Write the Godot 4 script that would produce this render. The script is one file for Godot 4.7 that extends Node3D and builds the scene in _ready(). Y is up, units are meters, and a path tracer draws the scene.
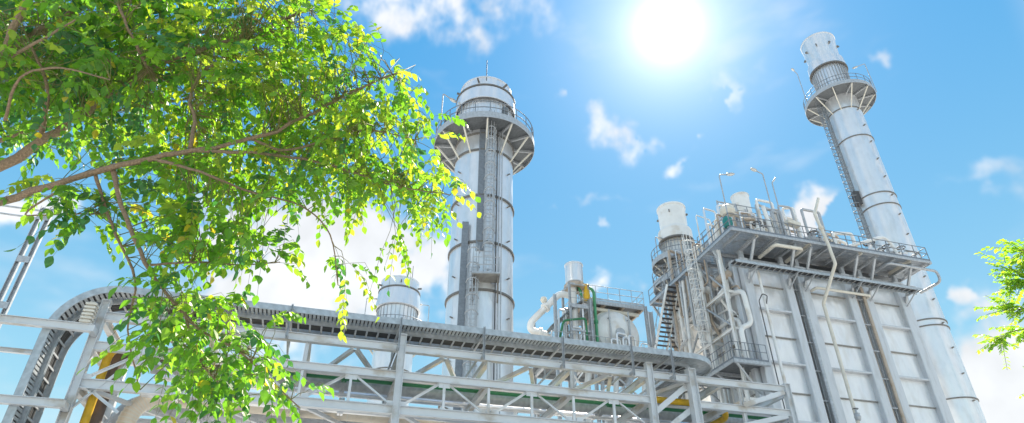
extends Node3D
# A gas power station seen from its yard. x runs along the pipe rack, -z away from the yard, y is up.

const FOCAL := 655.0
const PITCH := 33.8
const YAW := 16.3
const EYE := Vector3(0, 1.6, 0)
var fwd: Vector3
var rgt: Vector3
var upv: Vector3
var M := {}
var cache := {}
var used := {}
var rng := RandomNumberGenerator.new()

# ---------------------------------------------------------------- pixels to directions and points
func ray(x: float, y: float) -> Vector3:
	return fwd + rgt * ((x - 512.0) / FOCAL) - upv * ((y - 211.5) / FOCAL)
func at_z(x: float, y: float, z: float) -> Vector3:
	var r := ray(x, y)
	return EYE + r * (z / r.z)
func at_x(x: float, y: float, xx: float) -> Vector3:
	var r := ray(x, y)
	return EYE + r * (xx / r.x)
func at_depth(x: float, y: float, d: float) -> Vector3:
	return EYE + ray(x, y) * d
func polar(az: float, dist: float, y := 0.0) -> Vector3:
	return Vector3(sin(deg_to_rad(az)) * dist, y, -cos(deg_to_rad(az)) * dist)

# ---------------------------------------------------------------- mesh collecting
class MB:
	var v := PackedVector3Array()
	var n := PackedVector3Array()
	var ix := PackedInt32Array()
	func tri(a: Vector3, b: Vector3, c: Vector3) -> void:
		var nn := (b - a).cross(c - a).normalized()
		var k := v.size()
		v.append_array([a, b, c]); n.append_array([nn, nn, nn]); ix.append_array([k, k + 2, k + 1])
	func quad(a: Vector3, b: Vector3, c: Vector3, d: Vector3) -> void:   # counter-clockwise seen from outside
		var nn := (c - a).cross(d - b).normalized()
		var k := v.size()
		v.append_array([a, b, c, d]); n.append_array([nn, nn, nn, nn])
		ix.append_array([k, k + 2, k + 1, k, k + 3, k + 2])
	func add_xf(o: MB, t: Transform3D) -> void:
		var k := v.size()
		var nb := t.basis.inverse().transposed()
		for i in o.v.size():
			v.append(t * o.v[i]); n.append((nb * o.n[i]).normalized())
		for i in o.ix: ix.append(k + i)
	func arrays() -> Array:
		var a := []
		a.resize(Mesh.ARRAY_MAX)
		a[Mesh.ARRAY_VERTEX] = v; a[Mesh.ARRAY_NORMAL] = n; a[Mesh.ARRAY_INDEX] = ix
		return a
	func mesh() -> ArrayMesh:
		var m := ArrayMesh.new()
		m.add_surface_from_arrays(Mesh.PRIMITIVE_TRIANGLES, arrays())
		return m

func prism(pts: PackedVector2Array, smooth := false) -> MB:      # unit length along z
	var b := MB.new()
	var c := pts.size()
	for i in c:
		var p := pts[i]
		var q := pts[(i + 1) % c]
		if smooth:
			var k := b.v.size()
			b.v.append_array([Vector3(p.x, p.y, 0), Vector3(q.x, q.y, 0), Vector3(q.x, q.y, 1), Vector3(p.x, p.y, 1)])
			var pn := Vector3(p.x, p.y, 0).normalized()
			var qn := Vector3(q.x, q.y, 0).normalized()
			b.n.append_array([pn, qn, qn, pn])
			b.ix.append_array([k, k + 2, k + 1, k, k + 3, k + 2])
		else:
			b.quad(Vector3(p.x, p.y, 0), Vector3(q.x, q.y, 0), Vector3(q.x, q.y, 1), Vector3(p.x, p.y, 1))
	var t := Geometry2D.triangulate_polygon(pts)
	for i in range(0, t.size(), 3):
		var p := pts[t[i]]
		var q := pts[t[i + 1]]
		var r := pts[t[i + 2]]
		if (q - p).cross(r - p) < 0:
			var s := q
			q = r
			r = s
		b.tri(Vector3(p.x, p.y, 1), Vector3(q.x, q.y, 1), Vector3(r.x, r.y, 1))
		b.tri(Vector3(p.x, p.y, 0), Vector3(r.x, r.y, 0), Vector3(q.x, q.y, 0))
	return b

func prof_rect(w: float, h: float) -> PackedVector2Array:
	var c := minf(w, h) * 0.09
	var x := w / 2
	var y := h / 2
	return PackedVector2Array([Vector2(x, -y + c), Vector2(x, y - c), Vector2(x - c, y), Vector2(-x + c, y), Vector2(-x, y - c), Vector2(-x, -y + c), Vector2(-x + c, -y), Vector2(x - c, -y)])
func prof_i(w: float, h: float) -> PackedVector2Array:
	var x := w / 2
	var y := h / 2
	var t := h * 0.07
	var s := w * 0.06
	return PackedVector2Array([Vector2(-x, -y), Vector2(x, -y), Vector2(x, -y + t), Vector2(s, -y + t), Vector2(s, y - t), Vector2(x, y - t), Vector2(x, y), Vector2(-x, y), Vector2(-x, y - t), Vector2(-s, y - t), Vector2(-s, -y + t), Vector2(-x, -y + t)])
func prof_c(w: float, h: float) -> PackedVector2Array:      # channel, web on the -x side
	var x := w / 2
	var y := h / 2
	var t := minf(w, h) * 0.16
	return PackedVector2Array([Vector2(-x, -y), Vector2(x, -y), Vector2(x, -y + t), Vector2(-x + t, -y + t), Vector2(-x + t, y - t), Vector2(x, y - t), Vector2(x, y), Vector2(-x, y)])
func prof_l(w: float) -> PackedVector2Array:
	var x := w / 2
	var t := w * 0.14
	return PackedVector2Array([Vector2(-x, -x), Vector2(x, -x), Vector2(x, -x + t), Vector2(-x + t, -x + t), Vector2(-x + t, x), Vector2(-x, x)])
func prof_o(r: float, k := 12) -> PackedVector2Array:
	var p := PackedVector2Array()
	for i in k:
		p.append(Vector2(cos(TAU * i / k), sin(TAU * i / k)) * r)
	return p

func profile_mb(kind: String, w: float, h: float) -> MB:
	var key := "%s_%.3f_%.3f" % [kind, w, h]
	if not cache.has(key):
		match kind:
			"rect": cache[key] = prism(prof_rect(w, h))
			"i": cache[key] = prism(prof_i(w, h))
			"c": cache[key] = prism(prof_c(w, h))
			"l": cache[key] = prism(prof_l(w))
			"rod": cache[key] = prism(prof_o(w, 8 if w < 0.05 else 16), true)
	return cache[key]
func profile_mesh(kind: String, w: float, h: float) -> ArrayMesh:
	var key := "mesh_%s_%.3f_%.3f" % [kind, w, h]
	if not cache.has(key): cache[key] = profile_mb(kind, w, h).mesh()
	return cache[key]
func along(a: Vector3, b: Vector3, up := Vector3.UP) -> Transform3D:
	var z := (b - a)
	var zn := z.normalized()
	if absf(zn.dot(up)) > 0.99: up = Vector3.BACK if absf(zn.z) < 0.9 else Vector3.RIGHT
	var x := up.cross(zn).normalized()
	return Transform3D(Basis(x, zn.cross(x), z), a)

func lathe(prof: Array, segs := 40) -> MB:     # prof: [radius, y] from bottom to top outside; flat shading between rows
	var b := MB.new()
	for j in prof.size() - 1:
		var r0: float = prof[j][0]
		var y0: float = prof[j][1]
		var r1: float = prof[j + 1][0]
		var y1: float = prof[j + 1][1]
		var ny := Vector2(y1 - y0, r0 - r1).normalized()
		for i in segs:
			var a := TAU * i / segs
			var c := TAU * (i + 1) / segs
			var k := b.v.size()
			b.v.append_array([Vector3(cos(a) * r0, y0, sin(a) * r0), Vector3(cos(c) * r0, y0, sin(c) * r0), Vector3(cos(c) * r1, y1, sin(c) * r1), Vector3(cos(a) * r1, y1, sin(a) * r1)])
			var na := Vector3(cos(a) * ny.x, ny.y, sin(a) * ny.x)
			var nc := Vector3(cos(c) * ny.x, ny.y, sin(c) * ny.x)
			b.n.append_array([na, nc, nc, na])
			b.ix.append_array([k, k + 1, k + 2, k, k + 2, k + 3])
	return b

func rounded(pts: Array, rad: float, n := 6) -> PackedVector3Array:
	var o := PackedVector3Array([pts[0]])
	for i in range(1, pts.size() - 1):
		var p: Vector3 = pts[i]
		var a: Vector3 = pts[i - 1]
		var c: Vector3 = pts[i + 1]
		var d := minf(rad, minf(p.distance_to(a), p.distance_to(c)) * 0.48)
		var s := p + (a - p).normalized() * d
		var e := p + (c - p).normalized() * d
		for k in n + 1:
			var t := float(k) / n
			o.append(s.lerp(p, t).lerp(p.lerp(e, t), t))
	o.append(pts[-1])
	return o
func sweep(path: PackedVector3Array, radii: Array, sides := 12, capped := true) -> MB:
	var b := MB.new()
	var n := path.size()
	var t0 := (path[1] - path[0]).normalized()
	var x := (Vector3.UP if absf(t0.y) < 0.9 else Vector3.RIGHT).cross(t0).normalized()
	for i in n:
		var t := (path[mini(i + 1, n - 1)] - path[maxi(i - 1, 0)]).normalized()
		x = (x - t * x.dot(t)).normalized()
		var y := t.cross(x)
		var r: float = radii[mini(i, radii.size() - 1)]
		for k in sides:
			var a := TAU * k / sides
			var d := x * cos(a) + y * sin(a)
			b.v.append(path[i] + d * r); b.n.append(d)
	for i in n - 1:
		for k in sides:
			var p := i * sides + k
			var q := i * sides + (k + 1) % sides
			b.ix.append_array([p, q + sides, q, p, p + sides, q + sides])
	if capped:
		for e in [0, n - 1]:
			var ring := []
			for k in sides: ring.append(b.v[e * sides + k])
			for k in range(1, sides - 1):
				if e == 0: b.tri(ring[0], ring[k + 1], ring[k])
				else: b.tri(ring[0], ring[k], ring[k + 1])
	return b
func circle(c: Vector3, r: float, n := 40, a0 := 0.0, a1 := TAU) -> PackedVector3Array:
	var o := PackedVector3Array()
	for i in n + 1:
		var a := a0 + (a1 - a0) * i / n
		o.append(c + Vector3(cos(a) * r, 0, sin(a) * r))
	return o

# ---------------------------------------------------------------- the tree of nodes
func numbered(called: String) -> String:
	used[called] = used.get(called, -1) + 1
	return called if used[called] == 0 else "%s_%03d" % [called, used[called]]
func tag(o: Node, label: String, category: String, group := "", kind := "") -> Node:
	o.set_meta("label", label)
	o.set_meta("category", category)
	if group: o.set_meta("group", group)
	if kind: o.set_meta("kind", kind)
	return o
func thing(called: String, label: String, category: String, at: Vector3, group := "") -> Node3D:
	var o := Node3D.new()
	o.name = numbered(called)
	add_child(o, true)
	o.position = at
	tag(o, label, category, group, "thing")
	return o
func global_of(n: Node) -> Transform3D:
	var t := Transform3D.IDENTITY
	while n != self:
		t = (n as Node3D).transform * t
		n = n.get_parent()
	return t
func hold(parent: Node, called: String, at := Vector3.ZERO) -> Node3D:      # a part that is made of sub-parts
	var o := Node3D.new()
	o.name = called
	parent.add_child(o, true)
	o.position = at - global_of(parent).origin if at != Vector3.ZERO else Vector3.ZERO
	return o
func put(parent: Node, called: String, mesh: Mesh, m: Material, xf := Transform3D.IDENTITY) -> MeshInstance3D:   # xf in world space
	var o := MeshInstance3D.new()
	o.name = called if parent != self else numbered(called)
	o.mesh = mesh
	if m: o.material_override = m
	parent.add_child(o, true)
	o.transform = (global_of(parent).affine_inverse() * xf) if parent != self else xf
	return o
func bar(p: Node, called: String, a: Vector3, b: Vector3, w: float, h: float, m: Material, up := Vector3.UP, kind := "rect") -> MeshInstance3D:
	return put(p, called, profile_mesh(kind, w, h), m, along(a, b, up))
func rod(p: Node, called: String, a: Vector3, b: Vector3, r: float, m: Material) -> MeshInstance3D:
	return put(p, called, profile_mesh("rod", r, r), m, along(a, b))
func tube(p: Node, called: String, pts: Array, r: float, m: Material, bend := 0.0, sides := 14) -> MeshInstance3D:
	var path := rounded(pts, bend if bend > 0 else r * 3.0)
	return put(p, called, sweep(path, [r], sides).mesh(), m)
func turned(p: Node, called: String, prof: Array, m: Material, at: Vector3, segs := 40) -> MeshInstance3D:
	return put(p, called, lathe(prof, segs).mesh(), m, Transform3D(Basis.IDENTITY, at))
func joined_bar(mb: MB, a: Vector3, b: Vector3, w: float, h: float, up := Vector3.UP, kind := "rect") -> void:
	mb.add_xf(profile_mb(kind, w, h), along(a, b, up))

# ---------------------------------------------------------------- materials
func lin(r: float, g: float, b: float) -> Color:
	return Color(r, g, b).linear_to_srgb()
func noise_tex(sd: int, freq: float, lo: float, hi: float, octaves := 5, size := 512, normal := 0.0) -> ImageTexture:
	var f := FastNoiseLite.new()
	f.seed = sd
	f.noise_type = FastNoiseLite.TYPE_SIMPLEX_SMOOTH
	f.frequency = freq
	f.fractal_octaves = octaves
	var im := f.get_seamless_image(size, size)
	if normal > 0:
		im.convert(Image.FORMAT_RGBA8)
		im.bump_map_to_normal_map(normal)
		return ImageTexture.create_from_image(im)
	var o := Image.create_empty(size, size, false, Image.FORMAT_RGB8)
	for y in size:
		for x in size:
			var k := lerpf(lo, hi, im.get_pixel(x, y).r)
			o.set_pixel(x, y, Color(k, k, k))
	return ImageTexture.create_from_image(o)
func stain_tex(sd: int, freq: float, clean: Color, dirt: Color, cut: float, size := 512) -> ImageTexture:
	var f := FastNoiseLite.new()
	f.seed = sd
	f.noise_type = FastNoiseLite.TYPE_SIMPLEX_SMOOTH
	f.frequency = freq
	f.fractal_octaves = 6
	f.fractal_gain = 0.58
	var im := f.get_seamless_image(size, size)
	var o := Image.create_empty(size, size, false, Image.FORMAT_RGB8)
	for y in size:
		for x in size:
			var k := smoothstep(cut, 1.0, im.get_pixel(x, y).r)
			var g := 1.0 - 0.10 * absf(im.get_pixel(x, y).r - 0.45)
			o.set_pixel(x, y, (clean * g).lerp(dirt, k))
	return ImageTexture.create_from_image(o)
func mat(col: Color, rough: float, metal := 0.0, tex: Texture2D = null, scale := Vector3.ONE, nrm: Texture2D = null, nscale := 0.3) -> StandardMaterial3D:
	var m := StandardMaterial3D.new()
	m.albedo_color = col
	m.roughness = rough
	m.metallic = metal
	if tex: m.albedo_texture = tex
	if nrm:
		m.normal_enabled = true
		m.normal_texture = nrm
		m.normal_scale = nscale
	m.uv1_triplanar = true
	m.uv1_world_triplanar = true
	m.uv1_scale = scale
	return m

func make_materials() -> void:
	var streak := stain_tex(3, 0.012, Color(1, 1, 1), Color(0.93, 0.925, 0.915), 0.52)
	var blotch := stain_tex(9, 0.006, Color(1, 1, 1), Color(0.94, 0.93, 0.915), 0.5)
	var rusty := stain_tex(21, 0.007, Color(1, 1, 1), Color(0.86, 0.81, 0.75), 0.56)
	var buckle := noise_tex(5, 0.008, 0, 1, 3, 512, 6.0)
	var tone := noise_tex(7, 0.01, 0.82, 1.0)
	M.cladding = mat(lin(0.80, 0.81, 0.83), 0.32, 0.6, streak, Vector3(0.16, 0.05, 0.16), buckle, 0.45)
	M.panel = mat(lin(0.80, 0.81, 0.825), 0.32, 0.5, blotch, Vector3(0.17, 0.06, 0.17), buckle, 0.6)
	M.ring = mat(lin(0.20, 0.19, 0.18), 0.6, 0.3, rusty, Vector3(0.8, 0.8, 0.8))
	M.galv = mat(lin(0.54, 0.565, 0.595), 0.5, 0.35, tone, Vector3(0.7, 0.7, 0.7))
	M.steel = mat(lin(0.66, 0.68, 0.70), 0.48, 0.15, rusty, Vector3(0.13, 0.17, 0.13))
	M.rib = mat(lin(0.36, 0.345, 0.32), 0.6, 0.2, tone, Vector3(0.5, 0.5, 0.5))
	M.column = mat(lin(0.60, 0.62, 0.65), 0.45, 0.3, streak, Vector3(0.3, 0.06, 0.3))
	M.tray = mat(lin(0.54, 0.585, 0.62), 0.45, 0.45, tone, Vector3(0.6, 0.6, 0.6))
	M.rung = mat(lin(0.40, 0.40, 0.39), 0.6, 0.3, rusty, Vector3(1, 1, 1))
	M.cable = mat(lin(0.06, 0.062, 0.066), 0.6)
	M.rail = mat(lin(0.27, 0.295, 0.33), 0.5, 0.35, tone, Vector3(0.8, 0.8, 0.8))
	M.deck = mat(lin(0.22, 0.235, 0.25), 0.6, 0.4, tone, Vector3(0.8, 0.8, 0.8))
	M.cream = mat(lin(0.72, 0.68, 0.60), 0.55, 0.0, blotch, Vector3(0.4, 0.4, 0.4))
	M.insul = mat(lin(0.74, 0.65, 0.53), 0.5, 0.15, blotch, Vector3(0.6, 0.6, 0.6))
	M.white = mat(lin(0.80, 0.80, 0.79), 0.45, 0.0, rusty, Vector3(0.12, 0.12, 0.12))
	M.green = mat(lin(0.03, 0.22, 0.09), 0.4, 0.0, tone, Vector3(0.5, 0.5, 0.5))
	M.leafgreen_paint = mat(lin(0.10, 0.40, 0.20), 0.45, 0.0, tone, Vector3(0.5, 0.5, 0.5))
	M.yellow = mat(lin(0.78, 0.47, 0.02), 0.4, 0.0, tone, Vector3(0.5, 0.5, 0.5))
	M.brown = mat(lin(0.14, 0.105, 0.09), 0.6, 0.0, tone, Vector3(0.6, 0.6, 0.6))
	M.rustpipe = mat(lin(0.50, 0.41, 0.33), 0.55, 0.2, rusty, Vector3(0.5, 0.5, 0.5))
	M.dark = mat(lin(0.07, 0.07, 0.075), 0.6)
	M.lens = mat(lin(0.75, 0.74, 0.70), 0.3)
	M.ground = mat(lin(0.57, 0.57, 0.56), 0.9, 0.0, noise_tex(31, 0.02, 0.75, 1.0), Vector3(0.12, 0.12, 0.12))
	M.stem = mat(lin(0.16, 0.15, 0.05), 0.7)
	M.bark = mat(lin(0.40, 0.285, 0.19), 0.85, 0.0, noise_tex(41, 0.03, 0.55, 1.0), Vector3(3, 9, 3), noise_tex(42, 0.04, 0, 1, 5, 512, 8.0), 0.8)

# ---------------------------------------------------------------- sky
func make_sky(sun: Vector3) -> PanoramaSkyMaterial:
	var w := 2048
	var h := 1024
	var f := FastNoiseLite.new()
	f.seed = 12
	f.noise_type = FastNoiseLite.TYPE_SIMPLEX_SMOOTH
	f.frequency = 1.0
	f.fractal_octaves = 6
	f.fractal_gain = 0.55
	var g := FastNoiseLite.new()
	g.seed = 77
	g.noise_type = FastNoiseLite.TYPE_SIMPLEX_SMOOTH
	g.frequency = 1.0
	g.fractal_octaves = 3
	# clouds of the photograph: pixel centre, half sizes in pixels, strength
	var clouds := [[335, 262, 85, 50, 1.5], [262, 300, 65, 44, 1.2], [258, 226, 50, 34, 1.2], [425, 282, 32, 30, 1.0], [388, 304, 44, 28, 1.1], [15, 213, 50, 12, 1.0], [300, 375, 110, 26, 0.5],
		[1000, 398, 55, 44, 1.7], [1020, 362, 45, 30, 1.3], [955, 305, 18, 13, 0.95], [430, 10, 105, 28, 0.62], [365, 0, 60, 26, 0.62], [460, 34, 70, 18, 0.42],
		[616, 136, 26, 20, 0.66], [640, 124, 18, 10, 0.42], [697, 134, 11, 15, 0.48], [592, 196, 42, 7, 0.30], [676, 166, 14, 9, 0.38], [552, 205, 16, 6, 0.34], [570, 105, 12, 9, 0.35],
		[828, 203, 24, 17, 1.3], [806, 211, 20, 12, 1.15], [790, 216, 12, 8, 0.9], [605, 225, 28, 10, 0.42], [634, 282, 14, 17, 0.60], [607, 280, 11, 11, 0.62], [871, 54, 8, 9, 0.48], [830, 28, 12, 7, 0.40],
		[1000, 175, 55, 12, 0.36], [960, 185, 40, 9, 0.33], [760, 72, 60, 16, 0.26], [40, 345, 90, 30, 0.25], [530, 362, 50, 20, 0.5], [720, 95, 20, 26, 0.3]]
	var dirs := []
	for c in clouds:
		var d := ray(c[0], c[1]).normalized()
		var x := (rgt - d * rgt.dot(d)).normalized()
		dirs.append([d, x, x.cross(d) * -1.0, c[2] / FOCAL, c[3] / FOCAL, c[4], cos(3.2 * maxf(c[2], c[3]) / FOCAL)])
	var data := PackedFloat32Array()
	data.resize(w * h * 3)
	var k := 0
	for j in h:
		var th := PI * (j + 0.5) / h
		var y := cos(th)
		var s := sin(th)
		for i in w:
			if y < -0.05:
				data[k] = 0.45; data[k + 1] = 0.55; data[k + 2] = 0.62
				k += 3
				continue
			var a := TAU * (i + 0.5) / w
			var d := Vector3(sin(a) * s, y, -cos(a) * s)
			var e := clampf(y, 0.0, 1.0)
			# clear air
			var t := pow(1.0 - e, 2.2)
			var c := Vector3(0.013, 0.160, 0.360).lerp(Vector3(0.33, 0.50, 0.475), t)
			var ang := rad_to_deg(acos(clampf(d.dot(sun), -1, 1)))
			c += Vector3(1.12, 1.0, 0.86) * (0.5 * exp(-pow(ang / 1.6, 2.0)) + 0.60 * exp(-ang / 3.2) + 0.10 * exp(-ang / 9.0) + 0.03 * exp(-ang / 20.0))
			# clouds
			var n1 := f.get_noise_3dv(d * 3.2)
			var amount := 0.0
			var inside := d.dot(fwd) > 0.70
			if not inside:
				amount = smoothstep(-0.08, 0.34, n1 + 0.30 * g.get_noise_3dv(d * 1.1) + 0.12 * (1.0 - e))
			else:
				var edge := smoothstep(0.78, 0.70, d.dot(fwd))
				amount = edge * smoothstep(-0.08, 0.34, n1 + 0.30 * g.get_noise_3dv(d * 1.1) + 0.12 * (1.0 - e))
				var bump := 0.0
				var dw := d + Vector3(f.get_noise_3dv(d * 7.0), f.get_noise_3dv(d * 7.0 + Vector3(31, 0, 0)), f.get_noise_3dv(d * 7.0 + Vector3(0, 31, 0))) * 0.045
				dw += Vector3(f.get_noise_3dv(d * 26.0), f.get_noise_3dv(d * 26.0 + Vector3(31, 0, 0)), 0) * 0.016
				for q in dirs:
					var dq: float = dw.dot(q[0])
					if dq > q[6]:
						var u: float = dw.dot(q[1]) / q[3]
						var v: float = dw.dot(q[2]) / q[4]
						bump = maxf(bump, q[5] * exp(-0.8 * (u * u + v * v)))
				if bump > 0.02:
					var n2 := f.get_noise_3dv(d * 9.0 + Vector3(3, 1, 7))
					amount = maxf(amount, smoothstep(0.16, 0.92, bump + (n2 + 0.35 * f.get_noise_3dv(d * 31.0)) * 0.78 * minf(1.0, bump * 2.0)))
				var wisp := smoothstep(0.10, 0.75, f.get_noise_3dv(Vector3(d.x * 3.0, d.y * 9.0, d.z * 3.0) + Vector3(9, 4, 2)))
				amount = maxf(amount, wisp * 0.30)
			if amount > 0.0:
				var shade := 0.90 + 0.26 * f.get_noise_3dv(d * 6.0 + Vector3(5, 5, 5))
				c = c.lerp(Vector3(0.50, 0.505, 0.515) * shade, clampf(amount, 0, 0.93))
			data[k] = c.x; data[k + 1] = c.y; data[k + 2] = c.z
			k += 3
	var im := Image.create_from_data(w, h, false, Image.FORMAT_RGBF, data.to_byte_array())
	var p := PanoramaSkyMaterial.new()
	p.panorama = ImageTexture.create_from_image(im)
	return p

# ---------------------------------------------------------------- pieces used often
func railing(p: Node, pts: Array, m: Material, height := 1.1, spacing := 1.4, r := 0.024) -> void:
	for i in pts.size() - 1:
		var a: Vector3 = pts[i]
		var b: Vector3 = pts[i + 1]
		var n := maxi(1, roundi(a.distance_to(b) / spacing))
		for k in n + (1 if i == pts.size() - 2 else 0):
			var q := a.lerp(b, float(k) / n)
			rod(p, "post", q, q + Vector3(0, height, 0), r, m)
		for y in [height, height * 0.55]:
			rod(p, "rail", a + Vector3(0, y, 0), b + Vector3(0, y, 0), r, m)
		bar(p, "toe_plate", a + Vector3(0, 0.08, 0), b + Vector3(0, 0.08, 0), 0.012, 0.14, m)

func ladder(p: Node, foot: Vector3, top: float, out: Vector3, m: Material, caged := true, w := 0.5, hoop_gap := 1.1, r := 0.03) -> Node3D:
	var o := hold(p, "ladder")
	var s := out.cross(Vector3.UP).normalized() * w / 2
	var head := Vector3(foot.x, top, foot.z)
	for k in [-1, 1]:
		bar(o, "stringer", foot + s * k, head + s * k, 0.07, 0.03, m, out)
	var mb := MB.new()
	var y := 0.15
	while y < top - foot.y:
		joined_bar(mb, foot + s + Vector3(0, y, 0), foot - s + Vector3(0, y, 0), 0.028, 0.028)
		y += 0.3
	put(o, "rungs", mb.mesh(), m).set_meta("kind", "stuff")
	if caged:
		var c := 0.40
		y = 2.2
		while y < top - foot.y + 0.9:
			var pts := PackedVector3Array()
			for k in 13:
				var a := PI * k / 12.0
				pts.append(foot + Vector3(0, y, 0) + s.normalized() * cos(a) * c * 0.9 + out * (0.02 + sin(a) * c * 1.7))
			put(o, "hoop", sweep(pts, [r], 6).mesh(), m)
			y += hoop_gap
		for k in 5:
			var a := PI * (k + 1) / 6.0
			var q := s.normalized() * cos(a) * c * 0.9 + out * (0.02 + sin(a) * c * 1.7)
			bar(o, "cage_strap", foot + q + Vector3(0, 2.2, 0), head + q + Vector3(0, 0.9, 0), 0.045, 0.015, m, out)
	return o

func ring_platform(p: Node, c: Vector3, r0: float, r1: float, y: float, brackets: int, bracket_drop: float, m: Material, posts := 20, gap_at := 999.0) -> Node3D:
	var o := hold(p, "ring_platform")
	turned(o, "deck", [[r0, y - 0.06], [r1, y - 0.06], [r1, y], [r0, y]], M.deck, c, 48)
	turned(o, "edge_band", [[r1, y - 0.3], [r1 + 0.03, y - 0.3], [r1 + 0.03, y + 0.2], [r1, y + 0.2], [r1, y - 0.3]], M.galv, c, 48)
	for k in brackets:
		var a := TAU * (k + 0.35) / brackets
		var d := Vector3(cos(a), 0, sin(a))
		bar(o, "joist", c + d * (r0 - 0.02) + Vector3(0, y - 0.16, 0), c + d * (r1 - 0.01) + Vector3(0, y - 0.16, 0), 0.1, 0.2, M.galv)
		bar(o, "bracket", c + d * (r0 - 0.02) + Vector3(0, y - bracket_drop, 0), c + d * (r1 - 0.18) + Vector3(0, y - 0.24, 0), 0.1, 0.1, M.cream)
	for h in [1.15, 0.62]:
		put(o, "rail", sweep(circle(c + Vector3(0, y + h, 0), r1 - 0.03, 48), [0.032], 6, false).mesh(), m)
	for k in posts:
		var a := TAU * k / posts
		var q := c + Vector3(cos(a) * (r1 - 0.03), y, sin(a) * (r1 - 0.03))
		rod(o, "post", q, q + Vector3(0, 1.15, 0), 0.03, m)
	return o

func grating(p: Node, x0: float, x1: float, z0: float, z1: float, y: float) -> void:
	var mb := MB.new()
	var x := x0
	while x < x1:
		joined_bar(mb, Vector3(x, y - 0.03, z0), Vector3(x, y - 0.03, z1), 0.02, 0.045)
		x += 0.075
	var z := z0 + 0.1
	while z < z1:
		joined_bar(mb, Vector3(x0, y - 0.025, z), Vector3(x1, y - 0.025, z), 0.02, 0.03)
		z += 0.3
	put(p, "grating", mb.mesh(), M.galv).set_meta("kind", "stuff")

func lamp(label: String, foot: Vector3, height: float, arm: Vector3, group := "") -> void:
	var o := thing("platform_lamp", label, "lamp", foot, group)
	var top := foot + Vector3(0, height, 0)
	put(o, "pole", sweep(rounded([foot, top, top + arm], 0.15), [0.045], 8).mesh(), M.galv)
	var mb := MB.new()
	var s := SphereMesh.new()
	s.radius = 0.2
	s.height = 0.24
	s.radial_segments = 14
	s.rings = 8
	var ar := arm.normalized()
	var xf := Transform3D(Basis(ar.cross(Vector3.UP) * 0.75, Vector3.UP * 0.75, ar * 1.7), top + arm + ar * 0.25)
	put(o, "lamp_head", s, M.galv, xf)
	put(o, "lens", s, M.lens, Transform3D(Basis(ar.cross(Vector3.UP) * 0.55, Vector3.UP * 0.5, ar * 1.3), top + arm + ar * 0.25 + Vector3(0, -0.06, 0)))

func shell(p: Node, c: Vector3, rows: Array, ring_w := 0.10, ring_h := 0.12, m: Material = null) -> void:
	# rows: [y, radius]; one shell course between two rows, a band on every inner row
	for i in rows.size() - 1:
		turned(p, "shell_course", [[rows[i][1], rows[i][0]], [rows[i + 1][1], rows[i + 1][0] - 0.012]], m if m else M.cladding, c, 56)
		if rows[i + 1][0] - rows[i][0] > 1.5:
			for k in 8:
				var d := polar(k * 45.0 + i * 22.0, 1.0)
				bar(p, "seam", c + d * (rows[i][1] - 0.004) + Vector3(0, rows[i][0] + 0.02, 0), c + d * (rows[i + 1][1] - 0.004) + Vector3(0, rows[i + 1][0] - 0.12, 0), 0.05, 0.03, m if m else M.cladding, d)
		if i > 0:
			var y: float = rows[i][0]
			var r: float = rows[i][1]
			turned(p, "ring", [[r - 0.02, y - ring_h], [r + ring_w, y - ring_h], [r + ring_w, y], [r - 0.02, y]], M.ring, c, 56)

func valve(label: String, at: Vector3, s: float, m: Material, group: String) -> void:
	var o := thing("gate_valve", label, "valve", at, group)
	turned(o, "body", [[0.0, 0.0], [0.2 * s, 0.0], [0.24 * s, 0.1 * s], [0.3 * s, 0.3 * s], [0.22 * s, 0.5 * s], [0.26 * s, 0.55 * s], [0.26 * s, 0.62 * s], [0.1 * s, 0.66 * s], [0.08 * s, 1.0 * s], [0, 1.0 * s]], m, at, 14)
	put(o, "handwheel", sweep(circle(at + Vector3(0, 1.02 * s, 0), 0.24 * s, 16), [0.03 * s], 6, false).mesh(), M.dark)
	rod(o, "stem", at + Vector3(0, 0.9 * s, 0), at + Vector3(0, 1.3 * s, 0), 0.025 * s, M.galv)
	bar(o, "spoke", at + Vector3(-0.24 * s, 1.02 * s, 0), at + Vector3(0.24 * s, 1.02 * s, 0), 0.03 * s, 0.03 * s, M.dark)
	bar(o, "spoke", at + Vector3(0, 1.02 * s, -0.24 * s), at + Vector3(0, 1.02 * s, 0.24 * s), 0.03 * s, 0.03 * s, M.dark)

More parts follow.
